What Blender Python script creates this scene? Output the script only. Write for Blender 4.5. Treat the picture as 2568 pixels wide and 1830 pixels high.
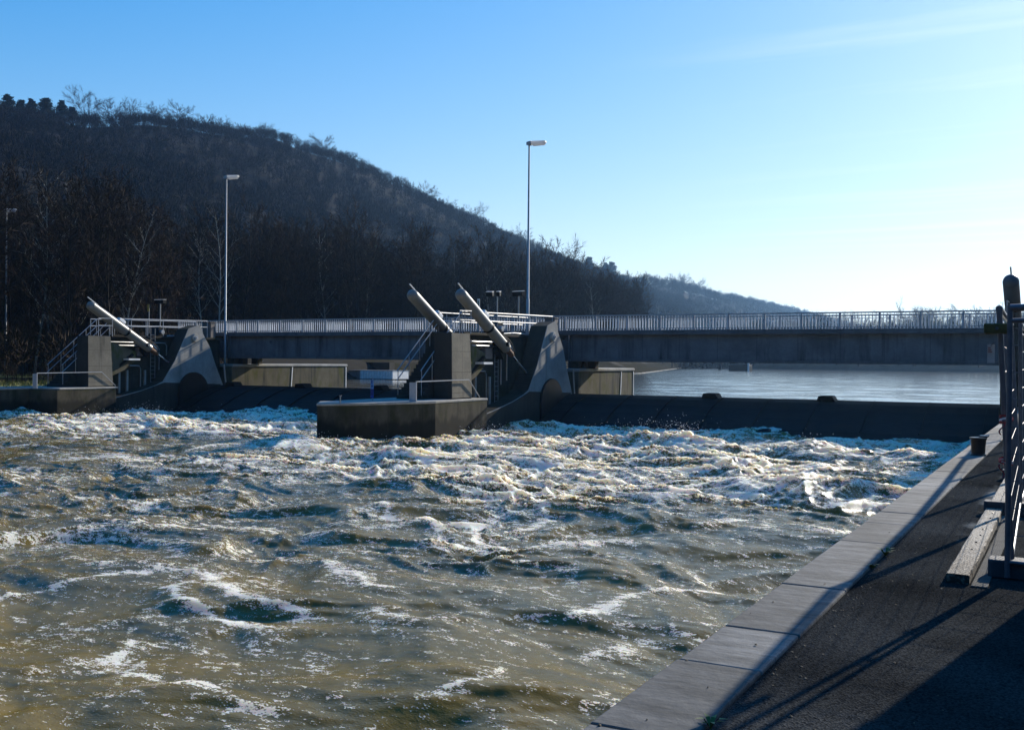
import bpy, math, random
import numpy as np
from mathutils import Vector, Matrix

for o in list(bpy.data.objects):
    bpy.data.objects.remove(o)
SC = bpy.context.scene
COL = SC.collection
R = math.radians

# ------------------------------------------------------------------ camera
CAM_M = ((0.880576, 0.0100351 * -1, 0.473798), (0.473822, 0.0, -0.880621), (0.0088365, 0.99995, 0.0047558))
EYE = 3.85
cd = bpy.data.cameras.new('camera')
cam = bpy.data.objects.new('camera', cd)
COL.objects.link(cam)
m3 = Matrix(CAM_M)
cam.matrix_world = Matrix.Translation((0, 0, EYE)) @ m3.to_quaternion().to_matrix().to_4x4()
cd.sensor_fit = 'HORIZONTAL'
cd.sensor_width = 36.0
cd.lens = 36.0 * 2644 / 2568
cd.clip_start = 0.1
cd.clip_end = 8000
SC.camera = cam

# ------------------------------------------------------------------ sky, sun, exposure
SUN_AZ, SUN_EL = 10.3, 22.4            # azimuth to the right of +Y
SKY_STRENGTH, SUN_STRENGTH, EXPOSURE = 0.15, 5.0, 0.4
W = bpy.data.worlds.new('World')
SC.world = W
W.use_nodes = True
wn, wl = W.node_tree.nodes, W.node_tree.links
bg = wn['Background']
sky = wn.new('ShaderNodeTexSky')
sky.sky_type = 'NISHITA'
sky.sun_disc = False
sky.sun_elevation = R(SUN_EL)
sky.sun_rotation = R(SUN_AZ)
sky.altitude = 200
sky.air_density = 1.0
sky.dust_density = 0.15
sky.ozone_density = 3.0
bg.inputs[1].default_value = SKY_STRENGTH
# thin streaks of cirrus high in the sky, drifting to the upper right
tc = wn.new('ShaderNodeTexCoord')
sep = wn.new('ShaderNodeSeparateXYZ')
wl.new(tc.outputs['Generated'], sep.inputs[0])
zc = wn.new('ShaderNodeMath'); zc.operation = 'MAXIMUM'; zc.inputs[1].default_value = 0.03
wl.new(sep.outputs[2], zc.inputs[0])
dx = wn.new('ShaderNodeMath'); dx.operation = 'DIVIDE'
dy = wn.new('ShaderNodeMath'); dy.operation = 'DIVIDE'
wl.new(sep.outputs[0], dx.inputs[0]); wl.new(zc.outputs[0], dx.inputs[1])
wl.new(sep.outputs[1], dy.inputs[0]); wl.new(zc.outputs[0], dy.inputs[1])
cmb = wn.new('ShaderNodeCombineXYZ')
wl.new(dx.outputs[0], cmb.inputs[0]); wl.new(dy.outputs[0], cmb.inputs[1])
mp = wn.new('ShaderNodeMapping')
mp.inputs['Rotation'].default_value = (0, 0, R(-62))
mp.inputs['Scale'].default_value = (0.22, 1.5, 1)
wl.new(cmb.outputs[0], mp.inputs[0])
cn = wn.new('ShaderNodeTexNoise')
cn.inputs['Scale'].default_value = 1.1
cn.inputs['Detail'].default_value = 7
cn.inputs['Roughness'].default_value = 0.58
cn.inputs['Distortion'].default_value = 0.6
wl.new(mp.outputs[0], cn.inputs['Vector'])
cr = wn.new('ShaderNodeMapRange')
cr.inputs[1].default_value = 0.50; cr.inputs[2].default_value = 0.86
cr.inputs[3].default_value = 0.0; cr.inputs[4].default_value = 0.5
wl.new(cn.outputs[0], cr.inputs[0])
hsv = wn.new('ShaderNodeHueSaturation')
hsv.inputs['Saturation'].default_value = 1.72
hsv.inputs['Value'].default_value = 1.75
hsv.inputs['Hue'].default_value = 0.514
# soft shoulder, so that the sky round the sun does not burn out: c / (1 + 0.19 c)
sh1 = wn.new('ShaderNodeVectorMath'); sh1.operation = 'MULTIPLY_ADD'
sh1.inputs[1].default_value = (0.19, 0.19, 0.19); sh1.inputs[2].default_value = (1, 1, 1)
wl.new(sky.outputs[0], sh1.inputs[0])
sh2 = wn.new('ShaderNodeVectorMath'); sh2.operation = 'DIVIDE'
wl.new(sky.outputs[0], sh2.inputs[0]); wl.new(sh1.outputs[0], sh2.inputs[1])
wl.new(sh2.outputs[0], hsv.inputs['Color'])
cmix = wn.new('ShaderNodeMix'); cmix.data_type = 'RGBA'
side_ = wn.new('ShaderNodeMapRange'); side_.interpolation_type = 'SMOOTHSTEP'   # the streaks lie on the sunny side
side_.inputs[1].default_value = -0.42; side_.inputs[2].default_value = -0.02
wl.new(sep.outputs[0], side_.inputs[0])
cmul = wn.new('ShaderNodeMath'); cmul.operation = 'MULTIPLY'
wl.new(cr.outputs[0], cmul.inputs[0]); wl.new(side_.outputs[0], cmul.inputs[1])
wl.new(cmul.outputs[0], cmix.inputs[0])
wl.new(hsv.outputs[0], cmix.inputs[6])
cmix.inputs[7].default_value = (5.6, 5.9, 6.1, 1)
wl.new(cmix.outputs[2], bg.inputs[0])

sd = bpy.data.lights.new('sun', 'SUN')
sd.energy = SUN_STRENGTH
sd.angle = R(0.53)
sd.color = (1.0, 0.92, 0.80)
sun = bpy.data.objects.new('sun', sd)
COL.objects.link(sun)
SUNDIR = Vector((math.sin(R(SUN_AZ)) * math.cos(R(SUN_EL)), math.cos(R(SUN_AZ)) * math.cos(R(SUN_EL)), math.sin(R(SUN_EL))))
sun.rotation_mode = 'QUATERNION'
sun.rotation_quaternion = (-SUNDIR).to_track_quat('-Z', 'Y')
sun.location = (0, 0, 200)

SC.view_settings.view_transform = 'Standard'
SC.view_settings.look = 'None'
SC.view_settings.gamma = 1
SC.view_settings.exposure = EXPOSURE
SC.render.engine = 'CYCLES'
cy = SC.cycles
cy.use_denoising = True
cy.max_bounces = 5
cy.diffuse_bounces = 2
cy.glossy_bounces = 3
cy.transmission_bounces = 3
cy.volume_bounces = 1
cy.transparent_max_bounces = 6
cy.caustics_reflective = False
cy.caustics_refractive = False
cy.sample_clamp_indirect = 6.0

# ------------------------------------------------------------------ materials
def new_mat(name):
    m = bpy.data.materials.new(name)
    m.use_nodes = True
    return m, m.node_tree.nodes, m.node_tree.links, m.node_tree.nodes['Principled BSDF']

def simple(name, col, rough=0.6, metal=0.0, var=0.25, scale=6.0, bump=0.0, bscale=40.0, spec=0.5):
    """one base colour broken up by two noises, optional fine bump"""
    m, n, l, p = new_mat(name)
    t = n.new('ShaderNodeTexCoord')
    nz = n.new('ShaderNodeTexNoise'); nz.inputs['Scale'].default_value = scale; nz.inputs['Detail'].default_value = 6
    nz.inputs['Roughness'].default_value = 0.65
    l.new(t.outputs['Object'], nz.inputs['Vector'])
    mr = n.new('ShaderNodeMapRange')
    mr.inputs[1].default_value = 0.3; mr.inputs[2].default_value = 0.7
    mr.inputs[3].default_value = 1 - var; mr.inputs[4].default_value = 1 + var
    l.new(nz.outputs[0], mr.inputs[0])
    mx = n.new('ShaderNodeVectorMath'); mx.operation = 'SCALE'
    mx.inputs[0].default_value = col[:3]
    l.new(mr.outputs[0], mx.inputs['Scale'])
    l.new(mx.outputs[0], p.inputs['Base Color'])
    p.inputs['Roughness'].default_value = rough
    p.inputs['Metallic'].default_value = metal
    p.inputs['Specular IOR Level'].default_value = spec
    if bump:
        b2 = n.new('ShaderNodeTexNoise'); b2.inputs['Scale'].default_value = bscale; b2.inputs['Detail'].default_value = 4
        l.new(t.outputs['Object'], b2.inputs['Vector'])
        bp = n.new('ShaderNodeBump'); bp.inputs['Strength'].default_value = bump; bp.inputs['Distance'].default_value = 0.02
        l.new(b2.outputs[0], bp.inputs['Height']); l.new(bp.outputs[0], p.inputs['Normal'])
    return m

def concrete(name, col, dark=(0.03, 0.03, 0.025), moss=None, streak=0.5, rough=0.85, stain=0.5, joint=0.0, spots=False, tide=False, jointy=0.0, across=0.0, island=0.0, spec=0.12):
    """weathered concrete: blotches, vertical runs of dirt, moss, optional panel joints every `joint` metres along X"""
    m, n, l, p = new_mat(name)
    g = n.new('ShaderNodeNewGeometry')
    def noise(sc, det, scale3=(1, 1, 1)):
        mpn = n.new('ShaderNodeMapping'); mpn.inputs['Scale'].default_value = scale3
        l.new(g.outputs['Position'], mpn.inputs[0])
        z = n.new('ShaderNodeTexNoise'); z.inputs['Scale'].default_value = sc; z.inputs['Detail'].default_value = det
        z.inputs['Roughness'].default_value = 0.62
        l.new(mpn.outputs[0], z.inputs['Vector'])
        return z.outputs[0]
    def rng(s, a, b, c, d):
        q = n.new('ShaderNodeMapRange'); q.inputs[1].default_value = a; q.inputs[2].default_value = b
        q.inputs[3].default_value = c; q.inputs[4].default_value = d
        l.new(s, q.inputs[0]); return q.outputs[0]
    def mix(f, a, b, mode='MIX'):
        q = n.new('ShaderNodeMix'); q.data_type = 'RGBA'; q.blend_type = mode
        l.new(f, q.inputs[0])
        for s, i in ((a, 6), (b, 7)):
            if isinstance(s, tuple): q.inputs[i].default_value = (*s[:3], 1)
            else: l.new(s, q.inputs[i])
        return q.outputs[2]
    c = mix(rng(noise(0.9, 8), 0.35, 0.7, 0, 1), tuple(x * 1.12 for x in col), tuple(x * 0.72 for x in col))
    c = mix(rng(noise(7, 5), 0.4, 0.75, 0, 0.45), c, tuple(x * 0.6 for x in col))
    c = mix(rng(noise(1.6, 6, (1, 1, 0.10)), 0.52, 0.68, 0, streak), c, dark)
    c = mix(rng(noise(0.35, 5), 0.5, 0.72, 0, stain), c, dark)
    if moss:
        c = mix(rng(noise(1.3, 7, (1, 1, 0.5)), 0.5, 0.66, 0, 0.8), c, moss)
    if across:
        c = mix(rng(noise(2.6, 8, (0.5, 3.2, 1)), 0.42, 0.62, 0, across), c, dark)
        c = mix(rng(noise(9, 6, (0.7, 3.0, 1)), 0.48, 0.66, 0, across * 0.8), c, dark)
    if island:
        isl = n.new('ShaderNodeVectorMath'); isl.operation = 'SCALE'
        l.new(c, isl.inputs[0]); l.new(rng(g.outputs['Random Per Island'], 0, 1, 1 - island, 1 + island), isl.inputs['Scale'])
        c = isl.outputs[0]
    if tide:
        sz = n.new('ShaderNodeSeparateXYZ'); l.new(g.outputs['Position'], sz.inputs[0])
        wob = n.new('ShaderNodeMath'); wob.operation = 'MULTIPLY_ADD'; wob.inputs[1].default_value = 1.6
        l.new(noise(1.1, 5, (1, 1, 0.25)), wob.inputs[0]); l.new(sz.outputs[2], wob.inputs[2])
        c = mix(rng(wob.outputs[0], 1.55, 1.85, 0.85, 0), c, (0.014, 0.014, 0.011))          # wet, algae covered foot
        c = mix(rng(wob.outputs[0], 2.25, 2.6, 0, 0.55), c, (0.055, 0.055, 0.016))            # moss under the rim
    if jointy:
        sy = n.new('ShaderNodeSeparateXYZ'); l.new(g.outputs['Position'], sy.inputs[0])
        for k_, per in ((1, jointy), (2, jointy * 0.52)):
            md = n.new('ShaderNodeMath'); md.operation = 'PINGPONG'; md.inputs[1].default_value = per / 2
            l.new(sy.outputs[k_], md.inputs[0])
            lt = n.new('ShaderNodeMath'); lt.operation = 'LESS_THAN'; lt.inputs[1].default_value = 0.012
            l.new(md.outputs[0], lt.inputs[0])
            c = mix(lt.outputs[0], c, tuple(x * 0.5 for x in col))
    if joint:
        sx = n.new('ShaderNodeSeparateXYZ'); l.new(g.outputs['Position'], sx.inputs[0])
        md = n.new('ShaderNodeMath'); md.operation = 'PINGPONG'; md.inputs[1].default_value = joint / 2
        l.new(sx.outputs[0], md.inputs[0])
        lt = n.new('ShaderNodeMath'); lt.operation = 'LESS_THAN'; lt.inputs[1].default_value = 0.014
        l.new(md.outputs[0], lt.inputs[0])
        c = mix(lt.outputs[0], c, tuple(x * 0.45 for x in col))
    if spots:
        vo = n.new('ShaderNodeTexVoronoi'); vo.inputs['Scale'].default_value = 0.62
        mpn = n.new('ShaderNodeMapping'); mpn.inputs['Location'].default_value = (0.3, 0, 0.35)
        l.new(g.outputs['Position'], mpn.inputs[0]); l.new(mpn.outputs[0], vo.inputs['Vector'])
        c = mix(rng(vo.outputs['Distance'], 0.04, 0.12, 0.75, 0), c, dark)
    l.new(c, p.inputs['Base Color'])
    p.inputs['Roughness'].default_value = rough
    p.inputs['Specular IOR Level'].default_value = spec
    bp = n.new('ShaderNodeBump'); bp.inputs['Strength'].default_value = 0.5; bp.inputs['Distance'].default_value = 0.015
    l.new(noise(14, 6), bp.inputs['Height']); l.new(bp.outputs[0], p.inputs['Normal'])
    return m

M = {}
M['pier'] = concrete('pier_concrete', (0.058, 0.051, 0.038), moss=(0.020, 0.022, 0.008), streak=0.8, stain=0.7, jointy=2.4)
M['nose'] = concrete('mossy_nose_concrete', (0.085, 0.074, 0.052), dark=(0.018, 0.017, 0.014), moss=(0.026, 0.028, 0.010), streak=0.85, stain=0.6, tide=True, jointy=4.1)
M['shade_dark'] = concrete('shade_dark_concrete', (0.045, 0.042, 0.035), dark=(0.012, 0.012, 0.011), streak=0.7, rough=0.7)  # near-black: the shade of backlit faces is put into the colour
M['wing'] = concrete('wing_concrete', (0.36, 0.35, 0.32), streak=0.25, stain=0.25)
M['cap'] = concrete('pale_coping_concrete', (0.42, 0.40, 0.35), streak=0.2, stain=0.35)
M['moss_wall'] = concrete('mossy_concrete', (0.15, 0.13, 0.085), moss=(0.075, 0.080, 0.010), streak=0.95, stain=0.5)
M['tower'] = concrete('lit_stained_concrete', (0.24, 0.215, 0.165), streak=0.65, stain=0.45, jointy=2.05)  # lighter tone: sunlight on the tower's side is in the colour
M['girder'] = concrete('girder_concrete', (0.16, 0.166, 0.176), dark=(0.03, 0.03, 0.03), streak=0.75, stain=0.45, joint=2.42, spots=True)
M['flange'] = concrete('girder_flange_concrete', (0.145, 0.148, 0.152), dark=(0.04, 0.04, 0.04), streak=0.4, stain=0.4)
M['coping'] = concrete('quay_coping_concrete', (0.25, 0.245, 0.225), dark=(0.055, 0.055, 0.05), streak=0.0, stain=0.6, across=0.55, island=0.2)
M['gate'] = concrete('gate_steel', (0.016, 0.016, 0.016), dark=(0.004, 0.004, 0.004), moss=(0.016, 0.012, 0.007), streak=0.8, stain=0.6, rough=0.6)
M['galv'] = simple('galvanised_steel', (0.36, 0.37, 0.38), 0.42, 0.75, 0.2, 9)
M['railpaint'] = simple('grey_rail_paint', (0.40, 0.41, 0.42), 0.4, 0.0, 0.12, 5)
M['baluster'] = simple('pale_baluster_paint', (0.84, 0.83, 0.80), 0.5, 0.0, 0.1, 4, spec=0.9)
M['barrel'] = simple('cylinder_paint', (0.20, 0.19, 0.165), 0.38, 0.0, 0.14, 3)
M['shade_barrel'] = simple('shaded_cylinder_paint', (0.035, 0.042, 0.055), 0.5, 0.0, 0.2, 3)  # cylinder paint darkened: backlit shade is put into the colour
M['chrome'] = simple('chromed_rod', (0.75, 0.75, 0.78), 0.12, 1.0, 0.05, 5)
M['black'] = simple('black_steel', (0.012, 0.012, 0.013), 0.45, 0.2, 0.35, 8, 0.15, 30, spec=0.1)
M['bollard'] = simple('bollard_iron', (0.010, 0.010, 0.011), 0.28, 0.0, 0.4, 14, 0.25, 40)
M['lampwhite'] = simple('lamp_housing', (0.78, 0.77, 0.74), 0.35, 0.0, 0.06, 6)
M['lampglass'] = simple('lamp_bowl', (0.55, 0.58, 0.62), 0.12, 0.0, 0.08, 6)
M['fence'] = simple('backlit_fence_zinc', (0.125, 0.135, 0.155), 0.42, 0.35, 0.25, 12)  # zinc made darker; its backlit look is in the colour
M['rust'] = simple('rusty_steel', (0.13, 0.055, 0.022), 0.8, 0.0, 0.5, 6, 0.3, 40)
M['cabinet'] = simple('cabinet_paint', (0.17, 0.135, 0.115), 0.55, 0, 0.2, 4)
M['yellow'] = simple('faded_yellow_plate', (0.42, 0.26, 0.04), 0.6, 0, 0.25, 8)
M['green'] = simple('faded_green_plate', (0.10, 0.17, 0.13), 0.6, 0, 0.25, 8)
M['blue'] = simple('blue_sign_plate', (0.012, 0.07, 0.34), 0.4, 0, 0.1, 5)
M['blue2'] = simple('dark_blue_sign_plate', (0.008, 0.03, 0.17), 0.4, 0, 0.1, 5)
M['sky_blue'] = simple('pale_blue_sign_field', (0.20, 0.38, 0.62), 0.4, 0, 0.1, 5)
M['white'] = simple('white_paint', (0.80, 0.80, 0.77), 0.5, 0, 0.18, 3)
M['red'] = simple('red_tape', (0.30, 0.02, 0.025), 0.5, 0, 0.1, 8)
M['paper'] = simple('weathered_paper', (0.58, 0.57, 0.54), 0.8, 0, 0.15, 9)
M['clamp'] = simple('fence_clamp_zinc', (0.12, 0.11, 0.035), 0.5, 0.3, 0.35, 20)
M['block'] = simple('recycled_plastic_foot', (0.05, 0.052, 0.058), 0.75, 0, 0.35, 9, 0.3, 60)
M['hut'] = simple('container_paint', (0.10, 0.13, 0.17), 0.5, 0, 0.2, 2)
M['stone'] = concrete('bank_stone', (0.055, 0.048, 0.036), moss=(0.035, 0.040, 0.012), streak=0.2, stain=0.6, spec=0.0)
M['palestone'] = concrete('waterline_stone', (0.42, 0.40, 0.35), streak=0.1, stain=0.5)
M['bark'] = simple('dark_bark', (0.024, 0.020, 0.016), 0.9, 0, 0.35, 3, spec=0.1)
M['birch'] = simple('pale_bark', (0.33, 0.305, 0.25), 0.8, 0, 0.5, 2.2)
M['twig'] = simple('brown_twigs', (0.036, 0.025, 0.016), 0.9, 0, 0.25, 0.4, spec=0.1)
M['twig_red'] = simple('reddish_twigs', (0.044, 0.026, 0.015), 0.9, 0, 0.25, 0.4, spec=0.1)
M['twig_grey'] = simple('grey_twigs', (0.044, 0.036, 0.026), 0.9, 0, 0.25, 0.4, spec=0.1)
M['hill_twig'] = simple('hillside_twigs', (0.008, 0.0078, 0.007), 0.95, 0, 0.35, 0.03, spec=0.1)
M['needle'] = simple('dark_needles', (0.022, 0.034, 0.020), 0.8, 0, 0.35, 0.3, spec=0.1)
M['catkin'] = simple('pale_catkins', (0.28, 0.26, 0.20), 0.8, 0, 0.3, 3)
M['grass'] = simple('winter_grass', (0.19, 0.19, 0.045), 0.85, 0, 0.35, 1.5)
M['weed'] = simple('weed_leaves', (0.13, 0.16, 0.03), 0.7, 0, 0.3, 20)

def translucent(m, col, f):
    n, l = m.node_tree.nodes, m.node_tree.links
    t = n.new('ShaderNodeBsdfTranslucent'); t.inputs[0].default_value = (*col, 1)
    x = n.new('ShaderNodeMixShader'); x.inputs[0].default_value = f
    l.new(n['Principled BSDF'].outputs[0], x.inputs[1]); l.new(t.outputs[0], x.inputs[2]); l.new(x.outputs[0], n['Material Output'].inputs[0])
translucent(M['lampglass'], (0.85, 0.86, 0.88), 0.6)
translucent(M['lampwhite'], (0.95, 0.93, 0.9), 0.6)

# ------------------------------------------------------------------ mesh helpers
class MB:
    def __init__(s):
        s.v, s.f = [], []
    def add(s, v, f):
        k = len(s.v)
        s.v += [tuple(p) for p in v]
        s.f += [tuple(i + k for i in q) for q in f]
        return s
    def box(s, x0, x1, y0, y1, z0, z1):
        v = [(x0, y0, z0), (x1, y0, z0), (x1, y1, z0), (x0, y1, z0), (x0, y0, z1), (x1, y0, z1), (x1, y1, z1), (x0, y1, z1)]
        return s.add(v, [(0, 3, 2, 1), (4, 5, 6, 7), (0, 1, 5, 4), (1, 2, 6, 5), (2, 3, 7, 6), (3, 0, 4, 7)])
    def bar(s, a, b, w, h, up=(0, 0, 1)):
        """rectangular bar from a to b, w sideways and h along up"""
        a, b = Vector(a), Vector(b)
        d = (b - a).normalized(); u = Vector(up)
        r = d.cross(u)
        if r.length < 1e-4: r = d.cross(Vector((0, 1, 0)))
        r.normalize(); u = r.cross(d).normalized()
        v = []
        for p in (a, b):
            for i, j in ((-1, -1), (1, -1), (1, 1), (-1, 1)):
                v.append(p + r * (i * w / 2) + u * (j * h / 2))
        return s.add(v, [(0, 1, 2, 3), (7, 6, 5, 4), (0, 4, 5, 1), (1, 5, 6, 2), (2, 6, 7, 3), (3, 7, 4, 0)])
    def tube(s, pts, rad, n=8, cap=True):
        pts = [Vector(p) for p in pts]
        if not hasattr(rad, '__len__'): rad = [rad] * len(pts)
        v, f = [], []
        prev = None
        for i, p in enumerate(pts):
            d = (pts[min(i + 1, len(pts) - 1)] - pts[max(i - 1, 0)]).normalized()
            a = prev if prev is not None else (Vector((0, 0, 1)) if abs(d.z) < 0.9 else Vector((1, 0, 0)))
            x = (a - d * a.dot(d)).normalized(); prev = x
            y = d.cross(x)
            for k in range(n):
                t = 2 * math.pi * k / n
                v.append(p + (x * math.cos(t) + y * math.sin(t)) * rad[i])
        for i in range(len(pts) - 1):
            for k in range(n):
                k2 = (k + 1) % n
                f.append((i * n + k, i * n + k2, (i + 1) * n + k2, (i + 1) * n + k))
        if cap:
            f.append(tuple(range(n - 1, -1, -1)))
            e = (len(pts) - 1) * n
            f.append(tuple(e + k for k in range(n)))
        return s.add(v, f)
    def prism(s, poly, a0, a1, axis=0):
        """polygon in the two other axes, extruded along axis from a0 to a1"""
        n = len(poly)
        v = []
        for a in (a0, a1):
            for p, q in poly:
                v.append((a, p, q) if axis == 0 else ((p, a, q) if axis == 1 else (p, q, a)))
        f = [tuple(range(n)), tuple(range(2 * n - 1, n - 1, -1))]
        for i in range(n):
            j = (i + 1) % n
            f.append((i, n + i, n + j, j))
        return s.add(v, f)
    def build(s, name, mat, parent=None, smooth=False, bevel=0.0, loc=None):
        me = bpy.data.meshes.new(name)
        me.from_pydata([tuple(p) for p in s.v], [], s.f)
        import bmesh
        bm = bmesh.new(); bm.from_mesh(me)
        bmesh.ops.recalc_face_normals(bm, faces=bm.faces)
        bm.to_mesh(me); bm.free()
        if smooth:
            for p in me.polygons: p.use_smooth = True
            try: me.set_sharp_from_angle(angle=R(40))
            except Exception: pass
        me.materials.append(mat)
        o = bpy.data.objects.new(name, me)
        COL.objects.link(o)
        if parent is not None: o.parent = parent
        if bevel:
            b = o.modifiers.new('edge', 'BEVEL'); b.width = bevel; b.segments = 2; b.limit_method = 'ANGLE'
        return o

def tag(o, label, cat, group=None):
    o['label'] = label; o['category'] = cat
    if group: o['group'] = group
    return o

def thing(name, label, cat, loc=(0, 0, 0), rz=0.0, group=None):
    o = bpy.data.objects.new(name, None)
    COL.objects.link(o)
    o.location = loc; o.rotation_euler = (0, 0, rz); o.empty_display_size = 0.3
    return tag(o, label, cat, group)

def struct(o, kind='structure'):
    o['kind'] = kind
    return o

def copy_tree(o, parent=None):
    c = o.copy(); COL.objects.link(c)
    if parent is not None:
        c.parent = parent
    for ch in list(o.children):
        copy_tree(ch, c)
    return c

def bulk(name, verts, faces, mat, smooth=False, parent=None):
    """large mesh from numpy arrays (faces all tri or all quad)"""
    me = bpy.data.meshes.new(name)
    verts = np.ascontiguousarray(verts, np.float32); faces = np.ascontiguousarray(faces, np.int32)
    k = faces.shape[1]
    me.vertices.add(len(verts)); me.vertices.foreach_set('co', verts.ravel())
    me.loops.add(faces.size); me.loops.foreach_set('vertex_index', faces.ravel())
    me.polygons.add(len(faces))
    me.polygons.foreach_set('loop_start', np.arange(0, faces.size, k, dtype=np.int32))
    try: me.polygons.foreach_set('loop_total', np.full(len(faces), k, np.int32))
    except Exception: pass
    if smooth: me.polygons.foreach_set('use_smooth', np.ones(len(faces), bool))
    me.update(calc_edges=True)
    me.materials.append(mat)
    o = bpy.data.objects.new(name, me)
    COL.objects.link(o)
    if parent is not None: o.parent = parent
    return o

# ------------------------------------------------------------------ noise for terrain and water
def perlin(x, y, seed=0):
    xi = np.floor(x).astype(np.int64); yi = np.floor(y).astype(np.int64)
    xf = (x - xi).astype(np.float32); yf = (y - yi).astype(np.float32)
    u = xf * xf * xf * (xf * (xf * 6 - 15) + 10); v = yf * yf * yf * (yf * (yf * 6 - 15) + 10)
    def grad(ix, iy, fx, fy):
        h = (ix * 374761393 + iy * 668265263 + seed * 1442695041) & 0xffffffff
        h = ((h ^ (h >> 13)) * 1274126177) & 0xffffffff
        h = (h ^ (h >> 16)) & 0xffff
        a = h.astype(np.float32) * (2 * np.pi / 65536)
        return np.cos(a) * fx + np.sin(a) * fy
    a = grad(xi, yi, xf, yf); b = grad(xi + 1, yi, xf - 1, yf)
    c = grad(xi, yi + 1, xf, yf - 1); d = grad(xi + 1, yi + 1, xf - 1, yf - 1)
    return (a + u * (b - a) + v * ((c + u * (d - c)) - (a + u * (b - a)))) * 1.5

def sstep(a, b, x):
    t = np.clip((x - a) / (b - a), 0, 1)
    return t * t * (3 - 2 * t)

# ------------------------------------------------------------------ terrain
UPZ = 1.4
RIDGE_Y = np.array([-400, 120, 253, 288, 328, 375, 407, 463, 522, 564, 611, 665, 739, 796, 860, 972, 1124, 1374, 1739, 2400], float)
RIDGE_Z = np.array([92, 92, 94, 96, 104, 113, 117, 121, 118, 112, 104, 97, 91, 84, 77, 76, 77, 77, 72, 62], float)
def left_shore(y):
    return np.where(y < 190, -75.0, np.maximum(-75.0 - (y - 190) * 0.30, -150.0))
def far_shore(x):
    return 368 + 14 * np.sin(x * 0.07 + 1.0) + np.maximum(-84 - x, 0) * 1.7
def terrain_z(x, y):
    """height of the land, dipping below the river bed in the channel"""
    sh = left_shore(y)
    d = sh - x                                   # metres inland of the left shore
    base = UPZ - 0.3 + 2.6 * sstep(-1.5, 5.5, d) + 0.02 * np.maximum(d, 0)
    ridge = np.interp(y, RIDGE_Y, RIDGE_Z)
    t = np.clip((d - 40) / np.maximum(-sh * 0 + 400 + sh - 40, 60), 0, 1)
    rise = (0.55 * t + 0.45 * t * t * (3 - 2 * t)) * (ridge - 4)
    back = np.maximum(-400 - x, 0)
    left = base + rise + back * 0.02 + (perlin(x / 60, y / 60, 3) * 4 + perlin(x / 22, y / 22, 4) * 1.6) * sstep(40, 120, d)
    left = np.where(d < -1.5, -4.0, left)
    # low abutment ground downstream of the weir
    left = np.where((y < 75) & (x < -60.3), np.maximum(np.minimum(left, 1.75 + 0.02 * np.maximum(-62 - x, 0)), 1.72), left)
    left = np.where((y < 75) & (x < -100), 1.75 + 0.02 * 38 + (-100 - x) * 0.35, left)
    fs = y - far_shore(x)
    far = -4.0 + 5.6 * sstep(-1.5, 1.0, fs) + 2.2 * sstep(1, 14, fs) + 0.006 * np.maximum(fs - 20, 0)
    far = np.where((x > -260), far, -4.0)
    # unseen hills beside and behind the viewpoint, added to block low sky light
    near = 75 * sstep(24, 150, x - 0.75 * np.maximum(y, 0)) * (1 - sstep(250, 420, y)) + np.where(x - 0.75 * np.maximum(y, 0) > 16, 1.9, -4.0)
    behind = -4.0 + 88 * sstep(-45, -170, y) + np.where(y < -50, 3.0, 0)
    return np.maximum(np.maximum(left, far), np.maximum(near, behind))
def zat(x, y):
    return float(terrain_z(np.array([x], float), np.array([y], float))[0])

xs = np.unique(np.concatenate([np.arange(-1100, -420, 40), np.arange(-420, -110, 9), np.arange(-110, -56, 1.6), np.arange(-56, 60, 7), np.arange(60, 900, 30)]))
xs = np.unique(np.append(xs, [-60.31, -60.29]))
ys = np.unique(np.concatenate([np.arange(-520, 30, 15), np.arange(30, 260, 4), np.arange(260, 480, 7), np.arange(480, 900, 14), np.arange(900, 2500, 40)]))
gx, gy = np.meshgrid(xs, ys)
gz = terrain_z(gx, gy)
V = np.stack([gx, gy, gz], -1).reshape(-1, 3)
nx, ny = len(xs), len(ys)
ii = np.arange(nx * ny).reshape(ny, nx)
Fq = np.stack([ii[:-1, :-1], ii[:-1, 1:], ii[1:, 1:], ii[1:, :-1]], -1).reshape(-1, 4)
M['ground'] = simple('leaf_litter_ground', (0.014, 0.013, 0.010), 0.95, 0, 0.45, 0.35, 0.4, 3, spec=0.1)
struct(bulk('terrain', V, Fq, M['ground'], True))

# ------------------------------------------------------------------ calm river above the weir
def water_mat(name, base, foam_attr=False):
    m, n, l, p = new_mat(name)
    g = n.new('ShaderNodeNewGeometry')
    def noise(sc, det, scale3=(1, 1, 1), rough=0.55):
        mpn = n.new('ShaderNodeMapping'); mpn.inputs['Scale'].default_value = scale3
        l.new(g.outputs['Position'], mpn.inputs[0])
        z = n.new('ShaderNodeTexNoise'); z.inputs['Scale'].default_value = sc; z.inputs['Detail'].default_value = det
        z.inputs['Roughness'].default_value = rough
        l.new(mpn.outputs[0], z.inputs['Vector'])
        return z.outputs[0]
    return m, n, l, p, g, noise

m, n, l, p, g, noise = water_mat('calm_river_water', None)
p.inputs['Base Color'].default_value = (0.105, 0.100, 0.078, 1)
p.inputs['Roughness'].default_value = 0.12
p.inputs['IOR'].default_value = 1.6
b2 = n.new('ShaderNodeBump'); b2.inputs['Strength'].default_value = 0.6; b2.inputs['Distance'].default_value = 0.03
l.new(noise(2.2, 4, (0.6, 1.2, 1)), b2.inputs['Height'])
l.new(b2.outputs[0], p.inputs['Normal'])
M['calm'] = m
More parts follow.
